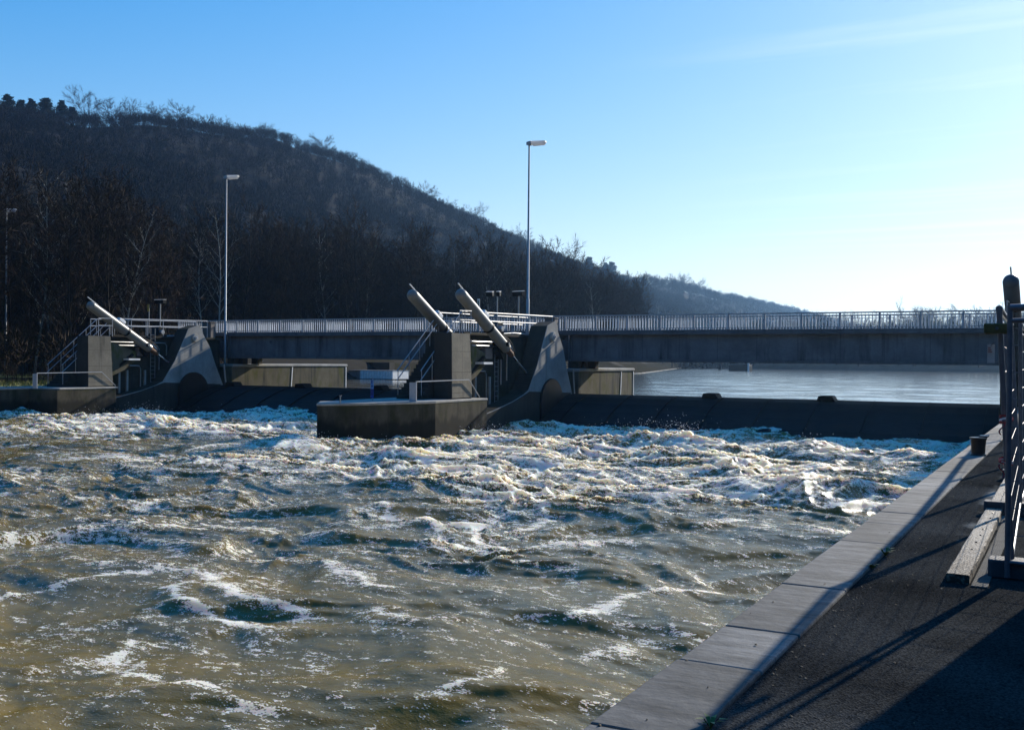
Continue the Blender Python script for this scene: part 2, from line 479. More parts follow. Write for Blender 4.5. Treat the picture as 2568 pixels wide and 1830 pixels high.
# rippled surface: real low waves, rows wider apart with distance
ang = np.linspace(R(-75), R(8), 620)
rr = [56.0]
while rr[-1] < 640:
    rr.append(rr[-1] + min(max(rr[-1] ** 2 / 2580.0 * 0.22, 0.30), 6.0))
GA, GR = np.meshgrid(ang, np.array(rr))
wx = GR * np.sin(GA); wy = GR * np.cos(GA)
wz = UPZ + 0.08 * perlin(wx / 9.0, wy / 6.5, 61) + 0.045 * perlin(wx / 4.2, wy / 3.0, 62) + 0.02 * perlin(wx / 1.9, wy / 1.4, 63)
keep = (wy > 60.9) & (wx > -400) & (wx < 60)
idx = np.arange(wx.size).reshape(wx.shape)
qk = keep[:-1, :-1] & keep[1:, :-1] & keep[:-1, 1:] & keep[1:, 1:]
Fq = np.stack([idx[:-1, :-1], idx[1:, :-1], idx[1:, 1:], idx[:-1, 1:]], -1)[qk]
used = np.unique(Fq); remap = np.full(wx.size, -1, np.int64); remap[used] = np.arange(len(used))
struct(bulk('upstream_water', np.stack([wx, wy, wz], -1).reshape(-1, 3)[used], remap[Fq], M['calm'], True))

# ------------------------------------------------------------------ rough water below the weir
rng = np.random.default_rng(11)
# foam lines along the edges of the larger boils: points on the river, height of the ridge, amount of foam
BOILS = [([(-13.32, 12.73), (-12.71, 12.58), (-11.47, 11.75), (-10.68, 11.26), (-10.07, 11.24)], 0.12, 0.8), ([(-15.0, 13.48), (-14.18, 13.55), (-12.98, 13.3), (-11.99, 13.0), (-10.91, 12.52), (-10.08, 12.01)], 0.1, 0.75), ([(-11.68, 10.3), (-11.34, 9.79), (-10.48, 9.43), (-9.79, 9.24), (-9.12, 9.09), (-8.39, 8.85), (-7.72, 8.62)], 0.06, 0.7), ([(-15.28, 11.06), (-15.21, 11.44), (-15.01, 11.74), (-15.08, 12.43), (-15.0, 13.48)], 0.07, 0.7), ([(-18.1, 16.15), (-17.91, 17.22), (-16.82, 18.22), (-15.68, 18.25), (-14.12, 17.97)], 0.07, 0.65), ([(-15.0, 15.79), (-13.88, 15.25), (-13.1, 15.26)], 0.14, 0.5), ([(-12.87, 21.33), (-11.04, 19.27), (-9.95, 18.84), (-8.82, 19.26), (-7.95, 20.31)], 0.06, 0.7), ([(-10.99, 20.8), (-11.55, 22.88), (-12.56, 26.6)], 0.05, 0.6), ([(-6.66, 14.28), (-6.44, 15.61), (-5.91, 16.94), (-5.3, 17.66)], 0.07, 0.7), ([(-6.28, 9.6), (-6.3, 10.21), (-6.36, 11.04)], 0.03, 0.6), ([(-11.93, 15.31), (-10.88, 14.73), (-9.99, 14.18)], 0.06, 0.6), ([(-9.33, 12.44), (-8.23, 12.07), (-7.77, 12.58)], 0.05, 0.5), ([(-15.7, 21.9), (-13.99, 20.65), (-12.23, 19.12), (-11.22, 18.6)], 0.08, 0.65), ([(-5.52, 12.72), (-5.55, 13.62), (-5.25, 14.05)], 0.03, 0.55)]
def boil_lines(x, y):
    h = np.zeros_like(x); f = np.zeros_like(x)
    m = (y < 34) & (y > 4)
    X, Y = x[m], y[m]
    hh = np.zeros_like(X); ff = np.zeros_like(X)
    for pts, ph, pf in BOILS:
        d = np.full_like(X, 9.0)
        for (ax, ay), (bx, by) in zip(pts[:-1], pts[1:]):
            vx, vy = bx - ax, by - ay
            t = np.clip(((X - ax) * vx + (Y - ay) * vy) / (vx * vx + vy * vy), 0, 1)
            d = np.minimum(d, np.hypot(X - ax - vx * t, Y - ay - vy * t))
        hh = np.maximum(hh, 0.55 * ph * np.exp(-(d / 0.5) ** 2))
        ff = np.maximum(ff, 0.85 * pf * np.exp(-(d / 0.13) ** 2) + 0.20 * pf * np.exp(-(d / 0.5) ** 2))
    h[m] = hh; f[m] = ff
    return h, f
def rough_water(x, y):
    f = np.float32
    x = x.astype(np.float64); y = y.astype(np.float64)
    side = sstep(-35, -28, x)
    T = side * (0.5 * sstep(4, 24, y) + 0.5 * sstep(20, 37, y)) + (1 - side) * (0.35 * sstep(10, 34, y) + 0.65 * sstep(30, 46, y))
    # quiet lee beside and below the middle pier
    T = T * (1 - 0.55 * np.exp(-(((x + 33 + (40 - y) * 0.25) / 3.2) ** 2)) * sstep(8, 30, y))
    pn = perlin(x / 8.5, y / 6.5, 21)
    T = np.clip(T * (0.95 + 0.55 * pn) + 0.13 + 0.16 * perlin(x / 5.2, y / 4.2, 22), 0.03, 1.15)
    w1 = perlin(x / 3.4, y / 3.0, 1); w2 = perlin(x / 3.0, y / 3.4, 2)
    w3 = perlin(x / 1.1, y / 1.0, 5); w4 = perlin(x / 1.0, y / 1.1, 6)
    xw = x + 1.25 * w1 + 0.10 * w3; yw = y + 1.15 * w2 + 0.10 * w4
    big = 0.20 * perlin(xw / 6.5, yw / 4.2, 7) + 0.13 * perlin(xw / 3.0, yw / 1.9, 8)
    b = perlin(xw / 4.6, yw / 3.0, 9) + 0.34 * perlin(xw / 1.9, yw / 1.5, 10)
    e = np.exp(-((b + 0.02) / 0.075) ** 2)
    front = sstep(-0.22, 0.14, b) - 0.5
    b2 = perlin(xw / 2.4 + 40, yw / 1.6, 31) + 0.3 * perlin(xw / 0.9, yw / 0.7, 32)
    e2 = np.exp(-((b2 + 0.02) / 0.07) ** 2)
    front2 = sstep(-0.22, 0.16, b2) - 0.5
    T2 = np.clip((T - 0.25) / 0.75, 0, 1.2)
    mid = 0.046 * perlin(xw / 1.25, yw / 0.75, 11) + 0.017 * perlin(xw / 0.55, yw / 0.36, 12)
    rid = np.clip(1 - 2.2 * np.abs(perlin(xw / 2.1, yw / 1.15, 13)), 0, 1) ** 2 - 0.25
    rid2 = np.clip(1 - 2.2 * np.abs(perlin(xw / 0.85, yw / 0.55, 14)), 0, 1) ** 2 - 0.25
    bil = np.abs(perlin(x / 0.52, y / 0.42, 15)) - 0.25; bil2 = np.abs(perlin(x / 0.24, y / 0.21, 16)) - 0.25
    fine = 0.006 * perlin(x / 0.24, y / 0.17, 17) + 0.003 * perlin(x / 0.12, y / 0.09, 18)
    mound = np.zeros_like(x)
    for mx, my, s, a in ((-17.4, 45.6, 1.4, 0.42), (-14.6, 45.0, 1.2, 0.36), (-20.5, 45.6, 1.5, 0.26), (-9.5, 45.8, 1.6, 0.15), (-25.5, 45.2, 1.6, 0.14),
                         (-52.5, 47.8, 1.6, 0.36), (-56.0, 46.6, 1.6, 0.22), (-44.5, 47.6, 1.3, 0.16), (-30.9, 36.6, 0.9, 0.28), (-47.5, 30.2, 0.6, 0.26),
                         (-61, 45, 2.5, 0.15)):
        mound += a * np.exp(-(((x - mx) / (s * 1.5)) ** 2 + ((y - my) / s) ** 2))
    det = rid * 0.15 * T2 + rid2 * 0.06 * T2 + (bil * 0.03 + bil2 * 0.012) * T2 + mound * 0.5 * bil
    h = big * (0.8 + 0.8 * T) + front * (0.04 + 0.06 * T) + front2 * 0.028 * (0.5 + T) + mid * (0.8 + 1.2 * T) \
        + det + fine * (0.6 + 1.5 * T) + mound * (0.8 + 0.5 * w3)
    fb = 0.5 * perlin(xw / 1.7, yw / 0.9, 19) + 0.35 * perlin(x / 0.5, y / 0.36, 20)
    patch = sstep(-0.18, 0.32, perlin(x / 5.5, y / 3.2, 23))
    near = 0.72 + 0.28 * sstep(9, 22, y)
    v1 = np.clip(1 - np.abs(perlin(xw / 3.8 + 9, yw / 2.3, 41) + 0.25 * perlin(xw / 0.9, yw / 0.7, 42)) / 0.16, 0, 1)
    v2 = np.clip(1 - np.abs(perlin(xw / 1.5 + 3, yw / 0.95, 43) + 0.25 * perlin(x / 0.4, y / 0.3, 44)) / 0.20, 0, 1)
    p2 = sstep(-0.10, 0.34, perlin(x / 4.2 + 17, y / 2.6, 45))
    foam = -0.08 + T2 * (0.42 + 0.50 * fb) + 2.4 * det * (T2 + 0.1) + 0.28 * mound \
        + (e * (0.24 + 0.55 * patch) + v1 * (0.10 + 0.62 * p2)) * (0.75 + 0.3 * T) * near + (e2 * patch + v2 * p2) * (0.24 + 0.25 * T) + 0.10 * patch * T
    bh, bf = boil_lines(x + 0.5 * w1 + 0.22 * w3, y + 0.4 * w2 + 0.22 * w4)
    h = h + bh
    foam = foam * (0.62 + 0.38 * sstep(20, 34, y)) + bf
    return h.astype(f), np.clip(foam, 0, 1.2).astype(f)

# fan of rows that widens with distance from the quay corner the photo was taken from
A0, A1 = R(-66), R(4.5)
na = 1250
ang = np.linspace(A0, A1, na)
rr = [9.0]
while rr[-1] < 80:
    rr.append(rr[-1] + min(max(rr[-1] ** 2 / 4058.0 * 0.62, 0.012), 0.085))
rr = np.array(rr)
GA, GR = np.meshgrid(ang, rr)
wx = GR * np.sin(GA); wy = GR * np.cos(GA)
keep = (wx < -1.7) & (wy < 61.5) & (wy > 1.5) & (wx > -62)
hz, fo = rough_water(wx.ravel(), wy.ravel())
hz = hz.reshape(wx.shape); fo = fo.reshape(wx.shape)
idx = np.arange(wx.size).reshape(wx.shape)
qk = keep[:-1, :-1] & keep[1:, :-1] & keep[:-1, 1:] & keep[1:, 1:]
Fq = np.stack([idx[:-1, :-1], idx[1:, :-1], idx[1:, 1:], idx[:-1, 1:]], -1)[qk]
used = np.unique(Fq)
remap = np.full(wx.size, -1, np.int64); remap[used] = np.arange(len(used))
V = np.stack([wx, wy, hz], -1).reshape(-1, 3)[used]

m, n, l, p, g, noise = water_mat('churning_river_water', None)
at = n.new('ShaderNodeAttribute'); at.attribute_name = 'foam'
# foam is broken up into flecks by two fine noises
def mth(op, a, b, clamp=False):
    q = n.new('ShaderNodeMath'); q.operation = op; q.use_clamp = clamp
    for i, s in enumerate((a, b)):
        if isinstance(s, (int, float)): q.inputs[i].default_value = s
        else: l.new(s, q.inputs[i])
    return q.outputs[0]
n1 = noise(2.6, 3, (0.7, 1.5, 1), 0.6); n2 = noise(9, 3, (0.75, 1.3, 1), 0.6); n3 = noise(36, 2, (0.8, 1.2, 1), 0.6)
fl = mth('ADD', mth('MULTIPLY', n1, 0.6), mth('ADD', mth('MULTIPLY', n2, 0.9), mth('MULTIPLY', n3, 0.8)))
fsum = mth('ADD', at.outputs['Fac'], mth('MULTIPLY', mth('SUBTRACT', fl, 1.15), 3.0))
mr = n.new('ShaderNodeMapRange'); mr.interpolation_type = 'SMOOTHSTEP'
mr.inputs[1].default_value = 0.42; mr.inputs[2].default_value = 0.78
l.new(fsum, mr.inputs[0])
cmx = n.new('ShaderNodeMix'); cmx.data_type = 'RGBA'
l.new(mr.outputs[0], cmx.inputs[0])
murk = n.new('ShaderNodeMix'); murk.data_type = 'RGBA'
mk = n.new('ShaderNodeMapRange'); mk.inputs[1].default_value = 0.35; mk.inputs[2].default_value = 0.65
l.new(noise(0.6, 4, (0.6, 1.3, 1)), mk.inputs[0]); l.new(mk.outputs[0], murk.inputs[0])
murk.inputs[6].default_value = (0.235, 0.150, 0.014, 1); murk.inputs[7].default_value = (0.125, 0.090, 0.013, 1)
l.new(murk.outputs[2], cmx.inputs[6])
cmx.inputs[7].default_value = (0.92, 0.82, 0.63, 1)
l.new(cmx.outputs[2], p.inputs['Base Color'])
rmx = n.new('ShaderNodeMapRange'); rmx.inputs[3].default_value = 0.07; rmx.inputs[4].default_value = 0.6
l.new(mr.outputs[0], rmx.inputs[0]); l.new(rmx.outputs[0], p.inputs['Roughness'])
p.inputs['IOR'].default_value = 1.33
p.inputs['Specular IOR Level'].default_value = 0.4
ssw = n.new('ShaderNodeMapRange'); ssw.inputs[3].default_value = 0.45; ssw.inputs[4].default_value = 1.0
l.new(mr.outputs[0], ssw.inputs[0]); l.new(ssw.outputs[0], p.inputs['Subsurface Weight'])
p.inputs['Subsurface Radius'].default_value = (1.0, 0.72, 0.34)
p.inputs['Subsurface Scale'].default_value = 0.6
b1 = n.new('ShaderNodeBump'); b1.inputs['Strength'].default_value = 0.14; b1.inputs['Distance'].default_value = 0.04
l.new(noise(4.5, 4, (0.8, 1.15, 1), 0.6), b1.inputs['Height'])
b2 = n.new('ShaderNodeBump'); b2.inputs['Strength'].default_value = 0.4; b2.inputs['Distance'].default_value = 0.02
l.new(fl, b2.inputs['Height']); l.new(b1.outputs[0], b2.inputs['Normal'])
l.new(b2.outputs[0], p.inputs['Normal'])
M['churn'] = m
wob = bulk('downstream_water', V, remap[Fq], M['churn'], True)
a = wob.data.attributes.new('foam', 'FLOAT', 'POINT')
a.data.foreach_set('value', fo.reshape(-1)[used])
struct(wob)
# the rest of the river outside the view
b = MB().add([(-140, -120, -0.7), (-1.9, -120, -0.7), (-1.9, 61, -0.7), (-140, 61, -0.7)], [(0, 1, 2, 3)]).build('river_water', M['churn'])
struct(b)

# spray: flung drops above the breaking waves
sv, sf = [], []
for k, (mx, my, sp, hh, cnt) in enumerate(((-16.5, 46.3, 2.0, 1.0, 420), (-20.5, 46.6, 1.6, 0.6, 120), (-25.3, 46.3, 1.6, 0.6, 130), (-9, 46.8, 3.0, 0.45, 160),
                                         (-51.8, 48.5, 2.0, 0.9, 220), (-44.5, 48.6, 1.6, 0.6, 120), (-30.8, 36.4, 1.1, 0.5, 150), (-47.5, 30.2, 0.7, 0.6, 50), (-55, 47.4, 3, 0.5, 120),
                                         (-15, 41, 6, 0.3, 260), (-22, 38, 6, 0.3, 220), (-50, 42, 7, 0.3, 200))):
    cnt = int(cnt * 3)
    px = rng.normal(mx, sp, cnt); py = rng.normal(my, sp * 0.45, cnt)
    h0, _ = rough_water(px, py)
    for i in range(cnt):
        z = h0[i] + abs(rng.normal(0, 0.36)) * hh + 0.02
        r = abs(rng.normal(0.0, 0.009)) + 0.004
        k0 = len(sv)
        q = [(1, 0, 0), (-1, 0, 0), (0, 1, 0), (0, -1, 0), (0, 0, 1), (0, 0, -1)]
        sv += [(px[i] + a * r, py[i] + c * r, z + d * r * 1.3) for a, c, d in q]
        sf += [(k0 + a, k0 + c, k0 + d) for a, c, d in ((0, 2, 4), (2, 1, 4), (1, 3, 4), (3, 0, 4), (2, 0, 5), (1, 2, 5), (3, 1, 5), (0, 3, 5))]
M['drop'] = simple('spray_drops', (0.78, 0.76, 0.72), 0.3, 0, 0.05, 4)
struct(bulk('spray', np.array(sv), np.array(sf), M['drop'], True), 'stuff')

# ------------------------------------------------------------------ quay on the near bank
def asphalt():
    m, n, l, p = new_mat('asphalt')
    g = n.new('ShaderNodeNewGeometry')
    a = n.new('ShaderNodeTexVoronoi'); a.inputs['Scale'].default_value = 95
    l.new(g.outputs['Position'], a.inputs['Vector'])
    b = n.new('ShaderNodeTexNoise'); b.inputs['Scale'].default_value = 0.75; b.inputs['Detail'].default_value = 9
    l.new(g.outputs['Position'], b.inputs['Vector'])
    c = n.new('ShaderNodeMapRange'); c.inputs[1].default_value = 0.3; c.inputs[2].default_value = 0.7; c.inputs[3].default_value = 0.5; c.inputs[4].default_value = 1.5
    l.new(b.outputs[0], c.inputs[0])
    r = n.new('ShaderNodeValToRGB')
    r.color_ramp.elements[0].color = (0.011, 0.0115, 0.011, 1); r.color_ramp.elements[1].color = (0.066, 0.067, 0.063, 1)
    l.new(a.outputs['Color'], r.inputs[0])
    mu = n.new('ShaderNodeVectorMath'); mu.operation = 'SCALE'
    l.new(r.outputs[0], mu.inputs[0]); l.new(c.outputs[0], mu.inputs['Scale'])
    # spilled pale cement beside the timber
    sx = n.new('ShaderNodeSeparateXYZ'); l.new(g.outputs['Position'], sx.inputs[0])
    def band(s, lo, hi, fe):
        q = n.new('ShaderNodeMapRange'); q.interpolation_type = 'SMOOTHSTEP'; q.inputs[1].default_value = lo - fe; q.inputs[2].default_value = lo + fe
        l.new(s, q.inputs[0])
        q2 = n.new('ShaderNodeMapRange'); q2.interpolation_type = 'SMOOTHSTEP'; q2.inputs[1].default_value = hi - fe; q2.inputs[2].default_value = hi + fe; q2.inputs[3].default_value = 1; q2.inputs[4].default_value = 0
        l.new(s, q2.inputs[0])
        z = n.new('ShaderNodeMath'); z.operation = 'MULTIPLY'; l.new(q.outputs[0], z.inputs[0]); l.new(q2.outputs[0], z.inputs[1]); return z.outputs[0]
    bx = band(sx.outputs[0], -1.0, -0.6, 0.09); by = band(sx.outputs[1], 11.5, 19.5, 1.6)
    e = n.new('ShaderNodeTexNoise'); e.inputs['Scale'].default_value = 2.4; e.inputs['Detail'].default_value = 6
    mpn = n.new('ShaderNodeMapping'); mpn.inputs['Scale'].default_value = (1, 0.6, 1)
    l.new(g.outputs['Position'], mpn.inputs[0]); l.new(mpn.outputs[0], e.inputs['Vector'])
    er = n.new('ShaderNodeMapRange'); er.inputs[1].default_value = 0.46; er.inputs[2].default_value = 0.60; l.new(e.outputs[0], er.inputs[0])
    z1 = n.new('ShaderNodeMath'); z1.operation = 'MULTIPLY'; l.new(bx, z1.inputs[0]); l.new(by, z1.inputs[1])
    z2 = n.new('ShaderNodeMath'); z2.operation = 'MULTIPLY'; l.new(z1.outputs[0], z2.inputs[0]); l.new(er.outputs[0], z2.inputs[1])
    mx = n.new('ShaderNodeMix'); mx.data_type = 'RGBA'
    l.new(z2.outputs[0], mx.inputs[0]); l.new(mu.outputs[0], mx.inputs[6]); mx.inputs[7].default_value = (0.36, 0.36, 0.32, 1)
    l.new(mx.outputs[2], p.inputs['Base Color'])
    p.inputs['Roughness'].default_value = 1.0; p.inputs['Specular IOR Level'].default_value = 0.0
    bp = n.new('ShaderNodeBump'); bp.inputs['Strength'].default_value = 0.8; bp.inputs['Distance'].default_value = 0.006
    l.new(a.outputs['Distance'], bp.inputs['Height']); l.new(bp.outputs[0], p.inputs['Normal'])
    return m
M['asphalt'] = asphalt()
QZ = 2.2
struct(MB().box(-1.478, 14, -60, 44.9, QZ - 0.6, QZ - 0.022).build('pavement', M['asphalt']))
struct(MB().box(-1.93, 14, -60, 44.9, -5, QZ - 0.605).build('quay', M['pier']))
joints = [-60] + [-58 + 1.6 * k for k in range(38)] + [4.4, 5.6, 6.46, 7.9, 10.1, 11.4, 12.29, 14.25, 15.26, 16.3, 17.42, 20.02]
joints = [j for j in joints if j < 3.6 or j >= 4.4] + [20.02 + 1.7 * k for k in range(1, 15)] + [44.9]
cp = MB()
rnd = random.Random(5)
for a, b in zip(joints[:-1], joints[1:]):
    d = rnd.uniform(-0.003, 0.003)
    cp.box(-1.95 + rnd.uniform(-0.004, 0.004), -1.48 + rnd.uniform(-0.004, 0.004), a + 0.006, b - 0.006, QZ - 0.6, QZ + d)
struct(cp.build('kerb', M['coping'], bevel=0.012))

# ------------------------------------------------------------------ weir structures
def part(mb, name, mat, root, **kw):
    """mesh given in world coordinates, stored relative to its thing (things stand unrotated here)"""
    top = root
    ox, oy, oz = 0, 0, 0
    while top is not None:
        ox += top.location.x; oy += top.location.y; oz += top.location.z
        top = top.parent
    mb.v = [(p[0] - ox, p[1] - oy, p[2] - oz) for p in mb.v]
    return mb.build(name, mat, root, **kw)

def ring_cyl(mb, c, axis, r, h, n=24):
    a = Vector(c); d = Vector(axis).normalized()
    return mb.tube([a, a + d * h], r, n)

def rail_run(mb, pts, drop=(0.0, 0.48), r=0.028, n=8):
    for d in drop:
        mb.tube([(p[0], p[1], p[2] - d) for p in pts], r, n)
    return mb

def pier(ox, dyl, dyt, plat, label, left_side=True):
    """ox: shift along X of the opening face, dyl / dyt: shift along the river of the low nose / of the tower"""
    fx = -28.2 + ox
    root = thing('weir_pier', label, 'pier', (fx - 1.8, 55, -3))
    wl_ = fx - 3.6
    # low mass up to the platform, with a coping along its rim, pale to carry the sunlit edge
    part(MB().prism(plat, -4, 1.68, 2), 'nose', M['nose'], root, bevel=0.03)
    c = Vector((sum(p[0] for p in plat) / len(plat), sum(p[1] for p in plat) / len(plat)))
    rim = [(c.x + (p[0] - c.x) * 1.012, c.y + (p[1] - c.y) * 1.006) for p in plat]
    part(MB().prism(rim, 1.683, 1.80, 2), 'platform', M['cap'], root, bevel=0.035)
    yt = 46.1 + dyt
    core0 = 48.95 + dyt
    part(MB().box(wl_ + 0.02, fx - 1.22, core0, 61.4, -4, 5.18), 'core', M['pier'], root, bevel=0.03)
    part(MB().box(wl_ - 0.1, fx - 1.1, core0 - 0.05, 61.6, 5.183, 5.34), 'deck', M['pier'], root, bevel=0.02)
    # tower carrying the cylinder
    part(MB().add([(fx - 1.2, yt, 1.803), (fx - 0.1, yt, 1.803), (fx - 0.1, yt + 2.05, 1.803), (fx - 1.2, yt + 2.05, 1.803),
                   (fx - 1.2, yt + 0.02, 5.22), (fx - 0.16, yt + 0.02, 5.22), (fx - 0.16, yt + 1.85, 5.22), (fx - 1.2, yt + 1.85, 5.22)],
                  [(0, 3, 2, 1), (4, 5, 6, 7), (0, 1, 5, 4), (1, 2, 6, 5), (2, 3, 7, 6), (3, 0, 4, 7)]), 'tower', M['shade_dark'], root, bevel=0.03)  # near-black body: the shade on its front is coloured in
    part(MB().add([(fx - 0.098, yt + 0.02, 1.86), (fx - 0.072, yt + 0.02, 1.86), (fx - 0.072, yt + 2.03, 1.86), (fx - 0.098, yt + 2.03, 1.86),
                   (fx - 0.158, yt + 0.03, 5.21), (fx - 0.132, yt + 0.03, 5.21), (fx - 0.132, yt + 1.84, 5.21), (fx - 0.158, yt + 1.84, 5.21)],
                  [(0, 3, 2, 1), (4, 5, 6, 7), (0, 1, 5, 4), (1, 2, 6, 5), (2, 3, 7, 6), (3, 0, 4, 7)]), 'lit_tower_sheet', M['tower'], root)  # thin lighter sheet put on to imitate the sunlit side
    # bracket behind the tower on which the trunnion of the cylinder rests
    part(MB().prism([(yt + 1.9, 5.0), (yt + 4.6, 4.2), (yt + 4.6, 3.55), (yt + 3.6, 2.9), (yt + 1.95, 2.3)], fx - 1.215, fx - 0.75, 0), 'bracket', M['moss_wall'], root, bevel=0.02)
    part(MB().box(fx - 0.78, fx - 0.22, yt + 3.5, yt + 4.5, 3.60, 3.72), 'ledge', M['white'], root)
    # stair from the platform to the deck
    ys0, ys1 = 45.0 + dyt, 49.0 + dyt
    n = 18
    poly = [(ys0, 1.803)]
    for k in range(n):
        z = 1.8 + (5.34 - 1.8) * (k + 1) / n
        poly += [(ys0 + (ys1 - ys0) * k / n, z), (ys0 + (ys1 - ys0) * (k + 1) / n, z)]
    poly += [(ys1, 1.803)]
    part(MB().prism(poly, fx - 2.75, fx - 1.25, 0), 'stair', M['shade_dark'], root)  # backlit steps, their shade given by the near-black tone
    for sx in (fx - 2.72, fx - 1.28):
        mb = MB()
        a, b = (sx, ys0, 3.25), (sx, ys1, 6.44)
        rail_run(mb, [a, b])
        for t in (0.02, 0.27, 0.52, 0.77, 0.99):
            x, y, z = sx, ys0 + (ys1 - ys0) * t, 3.25 + (6.44 - 3.25) * t
            mb.tube([(x, y, z), (x, y, max(z - 1.42, 1.8))], 0.024, 6)
        part(mb, 'stair_railing', M['galv'], root)
    # railings along both edges of the deck
    for sx, y0, y1 in ((fx - 1.2, 49.2 + dyt, 60.0), (fx - 3.6, 49.2 + dyt, 61.2), (fx - 2.0, 49.2 + dyt, 49.2 + dyt)):
        mb = MB()
        if y0 == y1:
            rail_run(mb, [(fx - 1.26, y0 - 0.1, 6.44), (fx - 0.2, y0 - 2.2, 6.40), (fx - 0.2, y0 - 1.0, 6.42)], r=0.026)
            for p in ((fx - 0.2, y0 - 2.2), (fx - 0.2, y0 - 1.05), (fx - 1.0, y0 - 0.6)):
                mb.tube([(p[0], p[1], 6.42), (p[0], p[1], 5.22)], 0.024, 6)
        else:
            rail_run(mb, [(sx, y0, 6.46), (sx, y1, 6.62)], r=0.032)
            k = 6
            for j in range(k + 1):
                y = y0 + (y1 - y0) * j / k
                mb.tube([(sx, y, 6.46 + 0.16 * j / k), (sx, y, 5.34)], 0.026, 6)
        part(mb, 'deck_railing', M['railpaint'], root)
    # low rail with a flat end post on the nose platform
    mb = MB()
    y0 = 42.6 + dyl
    mb.box(fx - 0.35, fx + 0.05, y0, y0 + 0.05, 1.80, 2.72)
    mb.bar((fx + 0.03, y0, 2.76), (fx + 0.03, y0 + 5.0, 2.80), 0.05, 0.05)
    mb.tube([(fx + 0.03, y0 + 5.0, 2.80), (fx + 0.0, y0 + 6.2, 1.85)], 0.025, 6)
    part(mb, 'platform_railing', M['railpaint'], root)
    # bearing wall of the gate: leaning flank with the bearing cover, arched shield below
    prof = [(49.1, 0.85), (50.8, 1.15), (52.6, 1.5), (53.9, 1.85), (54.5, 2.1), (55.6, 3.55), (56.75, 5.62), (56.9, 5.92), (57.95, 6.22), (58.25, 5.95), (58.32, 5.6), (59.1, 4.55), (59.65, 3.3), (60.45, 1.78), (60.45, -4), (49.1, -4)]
    part(MB().prism(prof, fx - 1.15, fx - 0.04, 0), 'bearing_wall', M['pier'], root, bevel=0.03)  # dark body: the shade of its front face is in the tone
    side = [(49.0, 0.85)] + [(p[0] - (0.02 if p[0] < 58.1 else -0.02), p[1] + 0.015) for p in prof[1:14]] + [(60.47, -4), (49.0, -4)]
    part(MB().prism(side, fx - 0.038, fx, 0), 'lit_side_sheet', M['wing'], root, bevel=0.012)  # added pale sheet, coloured like the sunlit flank
    part(MB().prism([(49.05, -3.0), (49.05, 0.82), (50.8, 1.12), (52.5, 1.46), (53.7, 1.78), (54.6, 2.02), (60.2, 1.82), (60.2, -3)], fx, fx + 0.03, 0), 'shaded_lower_sheet', M['shade_dark'], root)  # added dark sheet, coloured like the shadow low on the flank
    cov = part(ring_cyl(MB(), (fx, 57.47, 5.27), (1, 0, 0), 0.30, 0.2, 32), 'bearing_cover', M['cap'], root, smooth=True, bevel=0.02)
    part(ring_cyl(MB(), (fx + 0.2, 57.47, 5.27), (1, 0, 0), 0.15, 0.05, 24), 'cover_plate', M['railpaint'], cov, smooth=True)
    part(ring_cyl(MB(), (fx + 0.25, 57.47, 5.27), (1, 0, 0), 0.06, 0.05, 16), 'grease_nipple', M['galv'], cov, smooth=True)
    arch = [(57.35 + 1.5 * math.cos(R(t)), 1.25 + 1.5 * math.sin(R(t))) for t in range(0, 181, 12)]
    part(MB().prism(arch + [(55.85, -2), (58.85, -2)], fx + 0.03, fx + 0.16, 0), 'side_shield', M['gate'], root, bevel=0.02)
    part(MB().bar((fx + 0.02, 60.55, 3.3), (fx + 0.02, 60.85, 1.3), 0.03, 0.16, (0, 1, 0)), 'seal_strip', M['cap'], root)
    # gate guides in the recess behind the tower
    for k, y in enumerate((48.5, 49.5, 50.2, 51.8)):
        part(MB().box(fx - 1.216, fx - 1.10, y + dyt, y + dyt + 0.16, -1, 2.9), 'gate_guide', M['wing'], root)
    lad = MB()
    ly = yt + 6.4
    for sy in (ly - 0.2, ly + 0.2):
        lad.tube([(fx - 1.05, sy, -0.5), (fx - 1.05, sy, 5.9)], 0.022, 6)
    for k in range(20):
        lad.tube([(fx - 1.05, ly - 0.2, 0.1 + k * 0.28), (fx - 1.05, ly + 0.2, 0.1 + k * 0.28)], 0.014, 5)
    part(lad, 'ladder', M['galv'], root)
    for z_, y1_ in ((4.85, 7.6), (4.62, 6.9), (3.2, 5.2)):
        part(MB().tube([(fx - 1.12, yt + 2.2, z_), (fx - 1.12, yt + y1_, z_), (fx - 1.12, yt + y1_ + 0.15, z_ - 0.2), (fx - 1.12, yt + y1_ + 0.15, z_ - 2.2)], 0.045, 8), 'pipe_run', M['galv'], root, smooth=True)
    part(MB().box(fx - 1.21, fx - 0.92, yt + 4.9, yt + 5.7, 3.9, 4.5), 'valve_box', M['cabinet'], root, bevel=0.015)
    part(MB().bar((fx - 1.0, yt + 2.4, 2.6), (fx - 0.6, yt + 4.2, 4.0), 0.16, 0.16), 'strut', M['black'], root)
    # wall running upstream under the bridge, with a pale coping
    up1 = 71.4 if ox > -10 else 76.4
    part(MB().prism([(wl_, 61.42), (fx, 61.42), (fx, up1 - 0.5), (fx - 0.5, up1), (wl_ + 0.9, up1), (wl_, up1 - 1.2)], -4, 3.12, 2), 'upstream_wall', M['moss_wall'], root, bevel=0.04)
    part(MB().prism([(wl_ - 0.06, 61.44), (fx + 0.07, 61.44), (fx + 0.07, up1 - 0.47), (fx - 0.47, up1 + 0.07), (wl_ + 0.87, up1 + 0.07), (wl_ - 0.06, up1 - 1.17)], 3.123, 3.34, 2), 'wall_coping', M['cap'], root, bevel=0.06)
